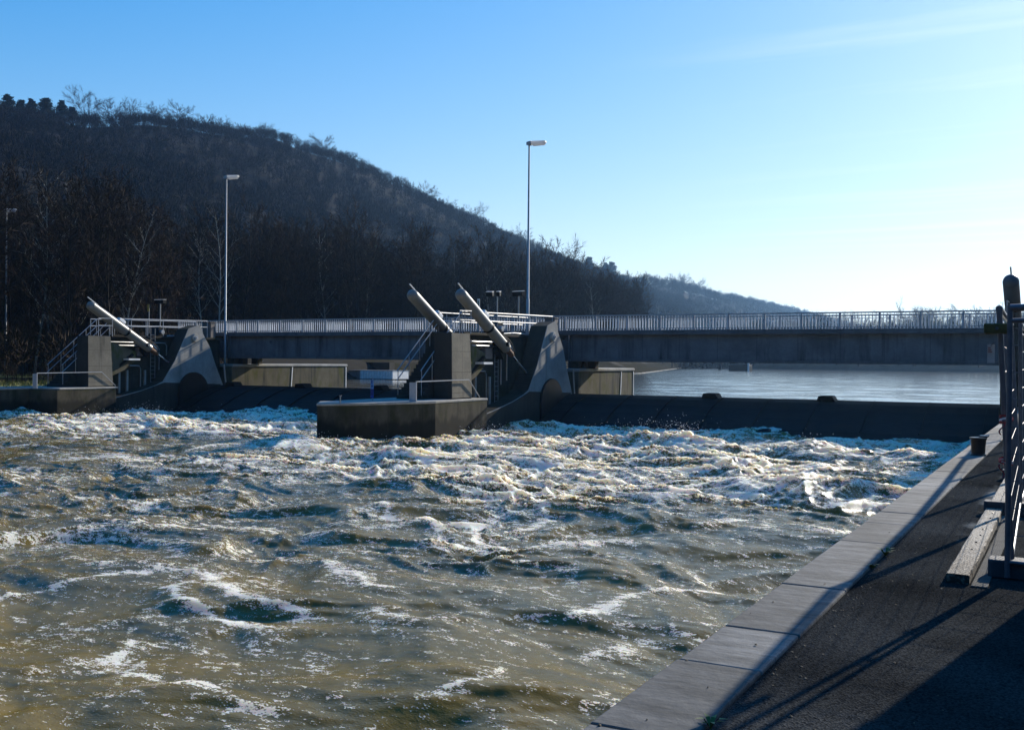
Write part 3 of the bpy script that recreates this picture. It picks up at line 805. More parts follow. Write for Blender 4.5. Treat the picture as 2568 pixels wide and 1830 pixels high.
    for y, lean in ((68.3, 0.22), (up1 - 0.62, 0.0)):
        part(MB().bar((fx + 0.02, y + lean, 3.1), (fx + 0.02, y, 0.6), 0.04, 0.10, (0, 1, 0)), 'white_strip', M['white'], root)
    for y in (61.9, 62.9, 64.6):
        part(MB().box(fx - 0.9, fx - 0.25, y, y + 0.55, 3.343, 3.79), 'bearing_block', M['pier'], root)
    return root

P1 = [(-27.85, 49.0), (-27.75, 43.7), (-29.25, 39.3), (-30.45, 37.95), (-31.9, 40.0), (-32.1, 49.0)]
pier1 = pier(0.0, 0.0, 0.0, P1, 'concrete weir pier between the two gates with a low mossy nose and a stair tower')
P2 = [(-57.35, 50.1), (-57.3, 45.4), (-59.9, 45.3), (-59.9, 30), (-59.9, -40), (-62.6, -40), (-62.6, 50.1)]
pier2 = pier(-29.4, 1.5, 2.0, P2, 'concrete abutment pier of the weir on the wooded left bank beside the grass')

# abutment on the near bank, mostly behind the site fence
ab = thing('weir_abutment', 'dark concrete abutment behind the mesh site fence at the right end of the bridge', 'abutment', (-1, 54, -3))
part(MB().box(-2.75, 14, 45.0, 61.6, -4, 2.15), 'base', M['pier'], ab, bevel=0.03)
part(MB().box(-2.80, 3.5, 46.6, 61.3, 2.153, 5.3), 'core', M['shade_dark'], ab, bevel=0.03)
part(MB().box(-2.82, 8, 61.35, 66.4, -4, 5.4), 'bridge_seat', M['pier'], ab, bevel=0.03)
part(MB().box(-2.8, 6, 66.41, 78, -4, 3.2), 'upstream_wall', M['moss_wall'], ab, bevel=0.04)
mb = MB(); rail_run(mb, [(-2.6, 47.2, 6.42), (-2.6, 60.8, 6.6)], r=0.03)
for j in range(8):
    mb.tube([(-2.6, 47.2 + 1.94 * j, 6.45), (-2.6, 47.2 + 1.94 * j, 5.3)], 0.026, 6)
part(mb, 'deck_railing', M['railpaint'], ab)

# gates: curved steel leaf with flow splitters on its crest
def gate(x0, x1, splits, label):
    g_ = thing('weir_gate', label, 'weir gate', ((x0 + x1) / 2, 57, -2), group='steel gates of the weir')
    prof = [(60.95, 1.70), (60.6, 1.76), (60.2, 1.74), (59.3, 1.60), (58.2, 1.30), (57.0, 0.86), (55.8, 0.30), (54.8, -0.4), (54.2, -1.4), (54.9, -1.5), (56.6, 0.1), (58.6, 1.1), (60.8, 1.4)]
    part(MB().prism(prof, x0 + 0.06, x1 - 0.06, 0), 'gate_leaf', M['gate'], g_)
    for k in range(9):
        x = x0 + (x1 - x0) * (k + 0.5) / 9
        part(MB().prism([(60.15, 1.745), (59.25, 1.605), (58.15, 1.305), (56.95, 0.865), (55.75, 0.305), (55.72, 0.36), (56.9, 0.92), (58.12, 1.36), (59.22, 1.66), (60.15, 1.79)], x - 0.03, x + 0.03, 0), 'rib', M['gate'], g_)
    for x in splits:
        part(MB().add([(x - 0.55, 60.7, 1.70), (x + 0.55, 60.7, 1.70), (x + 0.55, 59.9, 1.66), (x - 0.55, 59.9, 1.66),
                       (x - 0.36, 60.65, 2.02), (x + 0.36, 60.65, 2.02), (x + 0.36, 59.7, 1.99), (x - 0.36, 59.7, 1.99)],
                      [(0, 1, 2, 3), (7, 6, 5, 4), (0, 4, 5, 1), (1, 5, 6, 2), (2, 6, 7, 3), (3, 7, 4, 0)]), 'flow_splitter', M['gate'], g_, bevel=0.04)
    return g_
gate(-28.2, -2.75, (-25.5 + 0.0, -19.05, -12.4)[1:], 'dark curved steel gate with two crest blocks under the longer visible bridge span')
gate(-57.6, -31.8, (-56.3, -49.6, -42.8), 'dark curved steel gate with three crest blocks left of the middle pier')

# hydraulic cylinders
def hydraulic(label):
    r = thing('hydraulic_cylinder', label, 'hydraulic cylinder', (-28.75, 55.0, 3.1), group='hydraulic cylinders of the gates')
    p0, p1 = Vector((-28.75, 47.68, 7.28)), Vector((-28.75, 55.35, 3.05))
    d = (p1 - p0).normalized(); L = (p1 - p0).length
    up = Vector((0, -d.z, d.y)) if d.y > 0 else Vector((0, d.z, -d.y))
    up = Vector((0, 0, 1)) - d * d.z; up.normalize()
    at_ = lambda t: p0 + d * (L * t)
    part(MB().tube([at_(0), at_(0.385)], 0.315, 28), 'barrel', M['barrel'], r, smooth=True)
    part(MB().tube([at_(0.388), at_(0.655)], 0.30, 28), 'lower_barrel', M['barrel'], r, smooth=True)
    part(MB().tube([at_(0.379), at_(0.398)], 0.335, 28), 'flange', M['black'], r, smooth=True)
    cap_pts = [at_(-0.001) - d * (0.26 * math.sin(R(t))) for t in (0, 25, 50, 70, 85)]
    part(MB().tube(cap_pts, [0.313 * math.cos(R(t)) for t in (0, 25, 50, 70, 85)], 28), 'end_cap', M['barrel'], r, smooth=True)
    part(MB().bar(at_(-0.06) + up * 0.36, at_(0.05) + up * 0.33, 0.06, 0.045, up), 'lifting_lug', M['white'], r)
    part(MB().box(-28.95, -28.55, -0.25, 0.25, 0, 0.4) and MB().bar(at_(0.27) + up * 0.40, at_(0.335) + up * 0.40, 0.34, 0.22, up), 'junction_box', M['white'], r, bevel=0.02)
    part(MB().tube([at_(0.10) + up * 0.34, at_(0.37) + up * 0.345], 0.022, 6), 'oil_pipe', M['galv'], r)
    part(MB().tube([at_(0.655), at_(0.67), at_(0.67), at_(0.735), at_(0.735), at_(0.755)], [0.30, 0.24, 0.185, 0.175, 0.13, 0.12], 24), 'neck', M['rust'], r, smooth=True)
    part(MB().tube([at_(0.752), at_(0.815)], 0.085, 20), 'polished_rod', M['chrome'], r, smooth=True)
    part(MB().tube([at_(0.815), at_(1.0)], 0.06, 16), 'rod', M['galv'], r, smooth=True)
    # trunnion and its bracket under the barrel
    t0 = at_(0.60)
    tr = part(MB().tube([t0 + Vector((-0.62, 0, 0)), t0 + Vector((0.42, 0, 0))], 0.13, 18), 'trunnion', M['black'], r, smooth=True)
    part(MB().bar(t0 + Vector((-0.35, -0.1, -0.25)), t0 + Vector((-0.35, 0.45, -0.75)), 0.5, 0.35), 'trunnion_bearing', M['black'], r, bevel=0.03)
    part(ring_cyl(MB(), t0 + Vector((0.42, 0, 0)), (1, 0, 0), 0.075, 0.03, 14), 'trunnion_cap', M['galv'], tr, smooth=True)
    # bundle of hoses over the lower end
    for k in range(4):
        q = []
        for i in range(9):
            t = i / 8
            s = 0.56 + 0.19 * t
            q.append(at_(s) + up * (0.30 + 0.20 * math.sin(math.pi * t) * (0.6 + 0.2 * k) - 0.10 * t) + Vector((-0.12 + 0.08 * k, 0, 0)))
        part(MB().tube(q, 0.03, 7), 'hose', M['black'], r, smooth=True)
    part(MB().bar(at_(0.66) + up * 0.32, at_(0.74) + up * 0.25, 0.22, 0.14, up), 'valve_block', M['galv'], r, bevel=0.01)
    return r
cyl = hydraulic('pale hydraulic cylinder on the gate side of the middle pier, right of the blue handrails')
for off, lab in (((-2.35, -1.05, -0.05), 'pale hydraulic cylinder crossed by the stair handrails of the middle pier'),
                 ((-29.4, 1.0, -0.06), 'pale hydraulic cylinder on the far abutment pier beside the left bank'),
                 ((26.25, 0.0, -0.05), 'dome ended hydraulic cylinder rising dark against the white sky behind the site fence')):
    c_ = copy_tree(cyl)
    c_.location = Vector(cyl.location) + Vector(off)
    c_['label'] = lab
    if off[0] > 0:                                  # near one darkened: its backlit shade is put into the colour
        for ch in c_.children:
            if ch.name.split('.')[0] in ('barrel', 'lower_barrel', 'end_cap', 'lifting_lug', 'junction_box'):
                ch.data = ch.data.copy(); ch.data.materials[0] = M['shade_barrel']

# ------------------------------------------------------------------ bridge over the weir
br = thing('road_bridge', 'grey concrete girder bridge with slatted metal railings over the weir', 'bridge', (-30, 63.9, 3.8))
BX0, BX1 = -64.0, 9.0
part(MB().box(BX0, BX1, 61.95, 65.85, 5.503, 5.66), 'deck', M['flange'], br, bevel=0.02)
for y0, y1 in ((62.27, 62.75), (65.05, 65.53)):
    for x0, x1 in ((BX0, -30.04), (-29.98, BX1)):
        part(MB().box(x0, x1, y0, y1, 3.97, 5.50), 'girder', M['girder'], br, bevel=0.015)
        part(MB().box(x0, x1, y0 - 0.10, y1 + 0.10, 3.79, 3.967), 'girder_flange', M['flange'], br, bevel=0.02)
for y in (62.02, 65.70):
    part(MB().box(BX0, BX1, y - 0.06, y + 0.12, 5.663, 5.79), 'edge_kerb', M['flange'], br, bevel=0.01)
    rb = MB()
    rb.box(BX0, BX1, y - 0.05, y + 0.05, 6.68, 6.76)
    rb.box(BX0, BX1, y - 0.018, y + 0.018, 6.535, 6.575)
    rb.box(BX0, BX1, y - 0.018, y + 0.018, 5.885, 5.925)
    rail = part(rb, 'railing', M['railpaint'], br)
    X = -12.08 + 2.172 * 9
    while X > BX0 + 0.2:
        p = MB().box(X - 0.055, X + 0.055, y - 0.06, y + 0.06, 5.793, 6.677)
        p.box(X - 0.10, X + 0.10, y - 0.063, y + 0.063, 5.793, 5.87)
        part(p, 'post', M['railpaint'], rail)
        bal = MB()
        for j in range(1, 11):
            xx = X - 2.172 * j / 11
            if xx > BX0:
                bal.box(xx - 0.017, xx + 0.017, y - 0.026, y + 0.026, 5.926, 6.534)
                bal.box(xx - 0.012, xx + 0.012, y - 0.012, y + 0.012, 6.576, 6.679)
        if bal.v: part(bal, 'slat_panel', M['baluster'], rail)
        X -= 2.172
for x, y in ((-29.2, 62.15), (-58.6, 62.15)):
    part(MB().box(x - 0.05, x + 0.05, y - 0.12, y + 0.1, 3.2, 5.5), 'drain_pipe', M['galv'], br)

# ------------------------------------------------------------------ lamps and small fittings on the weir
def street_lamp(x, y, z0, z1, label):
    r = thing('street_lamp', label, 'street lamp', (x, y, z0), group='tall lamps along the weir')
    part(MB().tube([(x, y, z0), (x, y, z0 + 2.5), (x, y, z0 + 2.55), (x, y, z1)], [0.105, 0.105, 0.085, 0.055], 14), 'pole', M['galv'], r, smooth=True)
    part(MB().box(x - 0.16, x + 0.16, y - 0.16, y + 0.16, z0 - 0.002, z0 + 0.03), 'base_plate', M['galv'], r)
    part(MB().add([(x - 0.16, y - 0.13, z1), (x + 0.16, y - 0.15, z1 - 0.03), (x + 0.16, y + 0.15, z1 - 0.03), (x - 0.16, y + 0.13, z1),
                   (x - 0.16, y - 0.13, z1 + 0.20), (x + 0.18, y - 0.15, z1 + 0.26), (x + 0.18, y + 0.15, z1 + 0.26), (x - 0.16, y + 0.13, z1 + 0.20)],
                  [(0, 3, 2, 1), (4, 5, 6, 7), (0, 1, 5, 4), (1, 2, 6, 5), (2, 3, 7, 6), (3, 0, 4, 7)]), 'gear_box', M['railpaint'], r, bevel=0.02)
    hood = part(MB().add([(x + 0.182, y - 0.15, z1 + 0.06), (x + 1.22, y - 0.15, z1 + 0.05), (x + 1.22, y + 0.15, z1 + 0.05), (x + 0.182, y + 0.15, z1 + 0.06),
                   (x + 0.182, y - 0.12, z1 + 0.25), (x + 1.20, y - 0.12, z1 + 0.19), (x + 1.20, y + 0.12, z1 + 0.19), (x + 0.182, y + 0.12, z1 + 0.25)],
                  [(0, 3, 2, 1), (4, 5, 6, 7), (0, 1, 5, 4), (1, 2, 6, 5), (2, 3, 7, 6), (3, 0, 4, 7)]), 'lamp_head', M['lampwhite'], r, bevel=0.03)
    part(MB().tube([(x + 0.26, y, z1 + 0.05), (x + 0.32, y, z1 + 0.02), (x + 1.12, y, z1 + 0.02), (x + 1.18, y, z1 + 0.05)], [0.06, 0.125, 0.125, 0.06], 16), 'lamp_bowl', M['lampglass'], hood, smooth=True)
    return r
street_lamp(-31.95, 61.5, 5.34, 17.95, 'tallest looking lamp post, rising from the middle pier against the sky')
street_lamp(-58.62, 61.75, 3.345, 17.75, 'tall lamp post in front of the bridge girder beside the far abutment pier')
street_lamp(-84.6, 61.6, 1.9, 16.7, 'tall lamp post among the trees on the left bank')

def floodlight(x, y, z0, z1, w, rz, tilt, label, twin=False):
    r = thing('floodlight', label, 'floodlight', (x, y, z0), group='floodlights on short masts on the piers')
    part(MB().tube([(x, y, z0), (x, y, z1)], 0.045, 10), 'mast', M['galv'], r, smooth=True)
    offs = ((-0.5, 0.0), (0.12, 0.0)) if twin else ((0, 0),)
    for k, (ox_, oz_) in enumerate(offs):
        ww = w * (0.5 if twin and k else 1)
        c, s = math.cos(rz), math.sin(rz)
        hb = MB().box(-ww / 2, ww / 2, -0.16, 0.16, -0.02, 0.26)
        ct, st = math.cos(tilt), math.sin(tilt)
        hb.v = [(p[0], p[1] * ct - p[2] * st, p[1] * st + p[2] * ct) for p in hb.v]
        hb.v = [(x + ox_ + p[0] * c - p[1] * s, y + p[0] * s + p[1] * c, z1 + oz_ + p[2]) for p in hb.v]
        h_ = part(hb, 'housing', M['black'], r, bevel=0.02)
        lb = MB().box(-ww / 2 - 0.01, ww / 2 + 0.01, -0.17, 0.17, 0.262, 0.29)
        lb.v = [(p[0], p[1] * ct - p[2] * st, p[1] * st + p[2] * ct) for p in lb.v]
        lb.v = [(x + ox_ + p[0] * c - p[1] * s, y + p[0] * s + p[1] * c, z1 + oz_ + p[2]) for p in lb.v]
        part(lb, 'cover', M['lampwhite'], h_)
    return r
floodlight(-31.75, 57.0, 5.34, 7.80, 0.42, 0.15, 0.15, 'twin headed floodlight on a thin mast left of the tallest lamp', True)
floodlight(-30.25, 57.0, 5.34, 7.78, 0.70, -0.15, 0.12, 'wide single floodlight on a mast just left of the tallest lamp')
floodlight(-60.6, 57.0, 5.34, 7.85, 0.92, 0.0, 0.05, 'flat wide floodlight on a mast above the far abutment pier')

def plate_sign(x, y, z0, z1, w, h, mat, label, post):
    r = thing('plate_sign', label, 'sign', (x, y, z0))
    part(MB().tube([(x, y, z0), (x, y, z1)], 0.03, 8), 'post', post, r, smooth=True)
    part(MB().box(x - w / 2, x + w / 2, y - 0.075, y - 0.045, z1 - h, z1 + 0.02), 'plate', mat, r, bevel=0.005)
    return r
plate_sign(-60.9, 56.2, 5.34, 7.72, 0.17, 0.52, M['yellow'], 'narrow yellow plate on a thin pole above the far abutment pier', M['galv'])
sg = plate_sign(-31.3, 54.0, 5.34, 7.42, 0.16, 0.55, M['white'], 'small narrow pale plate sticking up behind the cylinder of the middle pier', M['galv'])
part(MB().box(-31.35, -31.25, 53.917, 53.924, 7.02, 7.33), 'green_field', M['green'], sg)

def cabinet(x, y, z, w, d, h, label):
    r = thing('control_cabinet', label, 'cabinet', (x, y, z))
    part(MB().box(x - w / 2, x + w / 2, y - d / 2, y + d / 2, z, z + h), 'body', M['cabinet'], r, bevel=0.015)
    part(MB().box(x - w / 2 + 0.04, x + w / 2 - 0.04, y - d / 2 - 0.018, y - d / 2 - 0.002, z + 0.06, z + h - 0.08), 'door', M['cabinet'], r, bevel=0.006)
    part(MB().box(x - w / 2 - 0.04, x + w / 2 + 0.04, y - d / 2 - 0.05, y + d / 2 + 0.04, z + h + 0.001, z + h + 0.05), 'roof', M['cabinet'], r)
    return r
cabinet(-29.75, 60.55, 5.34, 0.72, 0.5, 1.18, 'brown control cabinet on the middle pier between its railing and the bearing wall')
cabinet(-59.15, 60.55, 5.34, 0.85, 0.5, 1.16, 'brown control cabinet on the far abutment pier beside the bridge railing')

# hoist machinery on the decks
for x, y, lab in ((-29.9, 53.4, 'dark machinery housing on the middle pier behind the hydraulic cylinder'), (-59.3, 55.6, 'dark machinery housing on the far abutment pier')):
    r = thing('hoist_housing', lab, 'machinery', (x, y, 5.34))
    part(MB().prism([(y - 0.55, 5.34), (y + 0.55, 5.34), (y + 0.35, 6.02), (y - 0.25, 6.02)], x - 0.45, x + 0.35, 0), 'housing', M['black'], r, bevel=0.03)
    part(MB().tube([(x + 0.36, y - 0.1, 5.65), (x + 0.60, y - 0.1, 5.65)], 0.16, 16), 'motor', M['galv'], r, smooth=True)
    part(MB().tube([(x + 0.3, y + 0.5, 5.38), (x + 0.45, y + 1.6, 5.44), (x + 0.5, y + 3.2, 5.40)], 0.04, 8), 'pipe', M['galv'], r, smooth=True)

# blue navigation sign at the nose of the middle pier
r = thing('navigation_sign', 'tall narrow blue sign with a dark ring and triangle on the middle pier nose', 'sign', (-30.9, 42.8, 1.8))
bx, by = -30.9, 42.8
part(MB().tube([(bx, by + 0.05, 1.8), (bx, by + 0.05, 2.9)], 0.03, 8), 'post', M['galv'], r)
part(MB().box(bx - 0.085, bx + 0.085, by - 0.01, by + 0.01, 2.36, 2.80), 'upper_plate', M['sky_blue'], r)
part(MB().box(bx - 0.085, bx + 0.085, by - 0.012, by + 0.01, 1.90, 2.355), 'lower_plate', M['blue'], r)
tor = MB()
for k in range(24):
    a0, a1 = 2 * math.pi * k / 24, 2 * math.pi * (k + 1) / 24
    v = []
    for yy in (by - 0.016, by - 0.010):
        for a_, q in ((a0, 0.068), (a1, 0.068), (a1, 0.036), (a0, 0.036)):
            v.append((bx + q * math.sin(a_), yy, 2.705 + q * math.cos(a_)))
    tor.add(v, [(0, 1, 2, 3), (7, 6, 5, 4), (0, 4, 5, 1), (2, 6, 7, 3)])
part(tor, 'ring_mark', M['blue2'], r)
part(MB().prism([(bx - 0.055, 2.44), (bx + 0.055, 2.44), (bx, 2.61)], by - 0.016, by - 0.0105, 1), 'triangle_mark', M['blue2'], r)
part(MB().box(bx - 0.08, bx + 0.08, by - 0.016, by - 0.0125, 2.03, 2.35), 'dark_field', M['blue2'], r)
r = thing('mooring_peg', 'short pale peg with a small flat head on the tip of the middle pier nose', 'mooring peg', (-29.75, 38.75, 1.8))
part(MB().tube([(-29.75, 38.75, 1.8), (-29.75, 38.75, 2.13)], 0.028, 10), 'shaft', M['galv'], r, smooth=True)
part(MB().tube([(-29.75, 38.75, 2.13), (-29.75, 38.75, 2.16)], 0.06, 12), 'head', M['galv'], r, smooth=True)

# ------------------------------------------------------------------ beyond the weir
pn = thing('pontoon', 'pale ribbed box pontoon floating upstream by the stone bank wall', 'pontoon', (-73.2, 102, 1.1))
part(MB().box(-76.4, -70.1, 101, 104.5, 1.2, 1.5), 'hull', M['stone'], pn)
part(MB().box(-74.7, -70.05, 101.0, 104.5, 1.503, 2.46), 'side_screen', M['white'], pn)
for k in range(12):
    x = -74.5 + k * 0.39
    part(MB().prism([(x, 100.9), (x + 0.16, 100.9), (x + 0.2, 101.0), (x - 0.04, 101.0)], 1.52, 2.40, 2), 'rib', M['white'], pn)
part(MB().box(-76.5, -74.72, 101.1, 104.4, 1.503, 2.42), 'cabin', M['galv'], pn, bevel=0.02)
part(MB().box(-76.55, -70.0, 100.95, 104.6, 2.463, 2.50), 'deck', M['galv'], pn)
mo = tag(MB().box(-83, -75.3, 107.9, 109, 0.5, 3.40).build('bank_wall', M['shade_dark']), 'black bank wall in shadow behind the pale pontoon', 'wall')
rv = MB()
ysr = list(np.arange(108, 430, 3.0))
lsh = left_shore(np.array(ysr))
rvv, rvf = [], []
for i, y in enumerate(ysr):
    s = lsh[i]
    for ox_, z in ((0.7, 0.9), (0.2, 1.52), (-3.0, 2.9), (-6.2, 4.2), (-8.5, 4.35)):
        rvv.append((s + ox_ + (perlin(np.array([y / 2.0]), np.array([ox_]), 4)[0]) * 0.25, y, z + 0.12))
for i in range(len(ysr) - 1):
    for j in range(4):
        a = i * 5 + j
        rvf.append((a, a + 1, a + 6, a + 5))
struct(bulk('bank_revetment', np.array(rvv), np.array(rvf), M['stone']))
ks = MB()
for i in range(len(ysr) - 1):
    s0, s1 = lsh[i], lsh[i + 1]
    ks.prism([(s0 + 0.75, ysr[i] + 0.05), (s0 + 0.15, ysr[i] + 0.05), (s1 + 0.15, ysr[i + 1] - 0.05), (s1 + 0.75, ysr[i + 1] - 0.05)], 1.0, 1.53 + 0.04 * math.sin(i * 1.7), 2)
struct(ks.build('waterline_kerb', M['palestone'], bevel=0.05))
def marker_post(x, y, w, h, mat, label):
    r = thing('marker_pile', label, 'mooring pile', (x, y, 0.5))
    part(MB().tube([(x, y, 0.5), (x, y, UPZ + h)], w / 2, 12), 'shaft', mat, r, smooth=True)
    part(MB().tube([(x, y, UPZ + h), (x, y, UPZ + h + 0.12)], [w / 2 * 1.12, w / 2 * 0.6], 12), 'cap', mat, r, smooth=True)
marker_post(-98, 318, 1.1, 2.3, M['black'], 'thin dark pile in the river seen under the bridge')
marker_post(-77.3, 276, 0.45, 2.2, M['white'], 'white pile in the river beside a dark block under the bridge')
r = thing('dolphin_block', 'dark square mooring block in the river beside the white pile', 'mooring block', (-80.7, 280, 0.4))
part(MB().box(-83.6, -77.9, 279, 282, 0.4, 3.0), 'block', M['black'], r, bevel=0.1)
part(MB().box(-83.2, -78.3, 279.4, 281.6, 3.003, 3.3), 'top', M['black'], r, bevel=0.05)

# ------------------------------------------------------------------ things on the quay
# mooring bollard: hollow flaring body, wide lip, tab behind
bo = thing('mooring_bollard', 'squat black iron mooring bollard on the pale kerb of the quay', 'bollard', (-1.60, 20.86, QZ))
prof = [(0.135, 0.0), (0.135, 0.02), (0.118, 0.03), (0.122, 0.15), (0.135, 0.285), (0.150, 0.298), (0.150, 0.318), (0.125, 0.322), (0.10, 0.30)]
part(MB().tube([(-1.60, 20.86, QZ + z) for r_, z in prof], [r_ for r_, z in prof], 32), 'body', M['bollard'], bo, smooth=True)
part(MB().tube([(-1.60, 20.86, QZ + 0.296), (-1.60, 20.86, QZ + 0.302)], 0.10, 24), 'lid', M['bollard'], bo, smooth=True)
part(MB().bar((-1.53, 20.94, QZ + 0.33), (-1.50, 21.02, QZ + 0.345), 0.16, 0.03), 'lip_tab', M['bollard'], bo, bevel=0.008)

def timber_mat():
    m, n, l, p = new_mat('bleached_timber')
    g = n.new('ShaderNodeNewGeometry')
    def noise(sc, det, s3):
        mpn = n.new('ShaderNodeMapping'); mpn.inputs['Scale'].default_value = s3
        l.new(g.outputs['Position'], mpn.inputs[0])
        z = n.new('ShaderNodeTexNoise'); z.inputs['Scale'].default_value = sc; z.inputs['Detail'].default_value = det
        l.new(mpn.outputs[0], z.inputs['Vector']); return z.outputs[0]
    r = n.new('ShaderNodeValToRGB')
    e = r.color_ramp.elements
    e[0].position = 0.3; e[0].color = (0.13, 0.10, 0.065, 1); e[1].position = 0.62; e[1].color = (0.33, 0.285, 0.22, 1)
    l.new(noise(9, 8, (6, 0.7, 4)), r.inputs[0])
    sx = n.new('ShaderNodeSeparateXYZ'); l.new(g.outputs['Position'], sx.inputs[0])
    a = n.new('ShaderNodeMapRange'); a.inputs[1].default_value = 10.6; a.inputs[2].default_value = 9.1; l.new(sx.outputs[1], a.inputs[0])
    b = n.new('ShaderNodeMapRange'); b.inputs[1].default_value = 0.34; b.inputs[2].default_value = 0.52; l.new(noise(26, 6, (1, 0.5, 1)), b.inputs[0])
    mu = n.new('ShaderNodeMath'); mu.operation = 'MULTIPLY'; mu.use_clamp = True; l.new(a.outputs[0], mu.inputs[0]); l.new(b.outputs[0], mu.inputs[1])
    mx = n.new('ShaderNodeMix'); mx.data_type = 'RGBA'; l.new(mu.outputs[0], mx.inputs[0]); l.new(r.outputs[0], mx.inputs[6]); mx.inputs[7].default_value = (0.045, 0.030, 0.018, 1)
    l.new(mx.outputs[2], p.inputs['Base Color']); p.inputs['Roughness'].default_value = 0.8
    bp = n.new('ShaderNodeBump'); bp.inputs['Strength'].default_value = 0.8; bp.inputs['Distance'].default_value = 0.012
    l.new(noise(26, 6, (3, 0.4, 3)), bp.inputs['Height']); l.new(bp.outputs[0], p.inputs['Normal'])
    return m
M['timber'] = timber_mat()
G0 = QZ - 0.022                                     # asphalt level
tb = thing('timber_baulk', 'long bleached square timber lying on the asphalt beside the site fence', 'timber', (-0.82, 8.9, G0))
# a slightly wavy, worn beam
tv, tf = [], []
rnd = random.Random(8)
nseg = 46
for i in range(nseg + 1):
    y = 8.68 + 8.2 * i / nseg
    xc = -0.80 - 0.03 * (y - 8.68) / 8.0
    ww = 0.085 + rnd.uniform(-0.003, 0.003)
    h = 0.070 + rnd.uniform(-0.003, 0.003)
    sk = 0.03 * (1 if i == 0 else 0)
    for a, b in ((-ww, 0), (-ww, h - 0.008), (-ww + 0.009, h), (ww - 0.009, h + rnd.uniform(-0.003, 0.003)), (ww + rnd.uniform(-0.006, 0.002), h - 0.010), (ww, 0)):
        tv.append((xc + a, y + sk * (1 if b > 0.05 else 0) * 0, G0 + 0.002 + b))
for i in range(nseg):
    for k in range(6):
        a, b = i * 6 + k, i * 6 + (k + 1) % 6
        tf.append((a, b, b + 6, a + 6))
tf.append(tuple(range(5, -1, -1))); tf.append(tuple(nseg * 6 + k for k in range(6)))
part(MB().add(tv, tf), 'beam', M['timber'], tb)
nb = MB()
for k in range(15):
    y = 9.9 + k * 0.42
    nb.tube([(-0.80 + rnd.uniform(-0.012, 0.012), y, G0 + 0.066), (-0.80, y, G0 + 0.079)], 0.010, 8)
part(nb, 'nail', M['black'], tb)

def plate_mat():
    m, n, l, p = new_mat('worn_tread_plate')
    g = n.new('ShaderNodeNewGeometry')
    mpn = n.new('ShaderNodeMapping'); mpn.inputs['Rotation'].default_value = (0, 0, R(45))
    l.new(g.outputs['Position'], mpn.inputs[0])
    ck = n.new('ShaderNodeTexVoronoi'); ck.inputs['Scale'].default_value = 42; ck.inputs['Randomness'].default_value = 0.0
    l.new(mpn.outputs[0], ck.inputs['Vector'])
    bp = n.new('ShaderNodeBump'); bp.inputs['Strength'].default_value = 1.0; bp.inputs['Distance'].default_value = 0.010
    l.new(ck.outputs['Distance'], bp.inputs['Height']); l.new(bp.outputs[0], p.inputs['Normal'])
    z = n.new('ShaderNodeTexNoise'); z.inputs['Scale'].default_value = 5; l.new(g.outputs['Position'], z.inputs['Vector'])
    r = n.new('ShaderNodeValToRGB'); r.color_ramp.elements[0].color = (0.05, 0.05, 0.047, 1); r.color_ramp.elements[1].color = (0.16, 0.155, 0.14, 1)
    l.new(z.outputs[0], r.inputs[0]); l.new(r.outputs[0], p.inputs['Base Color'])
    p.inputs['Roughness'].default_value = 0.85; p.inputs['Specular IOR Level'].default_value = 0.1
    return m
M['plate'] = plate_mat()
tag(MB().box(-0.700, -0.585, 8.60, 16.6, G0 + 0.001, G0 + 0.012).build('cover_plate', M['plate'], bevel=0.003), 'narrow ribbed metal cover plate in the asphalt between timber and fence', 'cover plate')

# mesh site fence: panels in feet, following the quay
nodes = [(-0.45, 9.13), (-0.56, 12.95), (-0.60, 16.9), (-0.70, 20.6), (-0.82, 24.4), (-0.90, 28.2), (-0.98, 32.0)]
def fence_panel(a, b, label, lean=0.0, group='mesh panels of the site fence'):
    a, b = Vector((*a, 0)), Vector((*b, 0))
    d = (b - a).normalized(); L = (b - a).length
    nrm = Vector((-d.y, d.x, 0))
    r = thing('mesh_fence', label, 'fence', (a.x, a.y, G0), group=group)
    z0, z1 = G0 + 0.09, G0 + 2.13
    def P(t, z):
        return a + d * t + nrm * (lean * (z - z0) / 2.0) + Vector((0, 0, z))
    t0, t1 = 0.045, L - 0.045
    part(MB().tube([P(t0, G0 + 0.02), P(t0, z1)], 0.0215, 12), 'post', M['fence'], r, smooth=True)
    part(MB().tube([P(t1, G0 + 0.02), P(t1, z1)], 0.0215, 12), 'post', M['fence'], r, smooth=True)
    part(MB().tube([P(t0, z1 - 0.02), P(t1, z1 - 0.02)], 0.028, 10), 'top_rail', M['fence'], r, smooth=True)
    part(MB().tube([P(t0, z1 - 0.12), P(t1, z1 - 0.12)], 0.019, 10), 'mesh_rail', M['fence'], r, smooth=True)
    part(MB().tube([P(t0, z0 + 0.05), P(t1, z0 + 0.05)], 0.016, 10), 'bottom_rail', M['fence'], r, smooth=True)
    w = MB()
    nv = int((t1 - t0) / 0.12)
    for k in range(1, nv):
        t = t0 + (t1 - t0) * k / nv
        w.tube([P(t, z0 + 0.05), P(t, z1 - 0.10)], 0.0022, 5)
    for k in range(1, 9):
        z = z0 + 0.05 + (z1 - 0.15 - z0) * k / 9
        q = []
        for i in range(13):
            t = t0 + (t1 - t0) * i / 12
            q.append(P(t, z))
        w.tube(q, 0.0030, 5)
    part(w, 'wire_mesh', M['fence'], r)
    return r
names = ['mesh fence panel nearest the timber end, standing along the quay', 'mesh fence panel along the quay, next beyond the panel at the timber end',
         'mesh fence panel along the quay, third from the near end', 'mesh fence panel along the quay level with the bollard', 'mesh fence panel along the quay just past the bollard',
         'farthest mesh fence panel along the quay toward the gate']
for i in range(len(nodes) - 1):
    fence_panel(nodes[i], nodes[i + 1], names[i], lean=0.11 if i == 0 else 0.02)
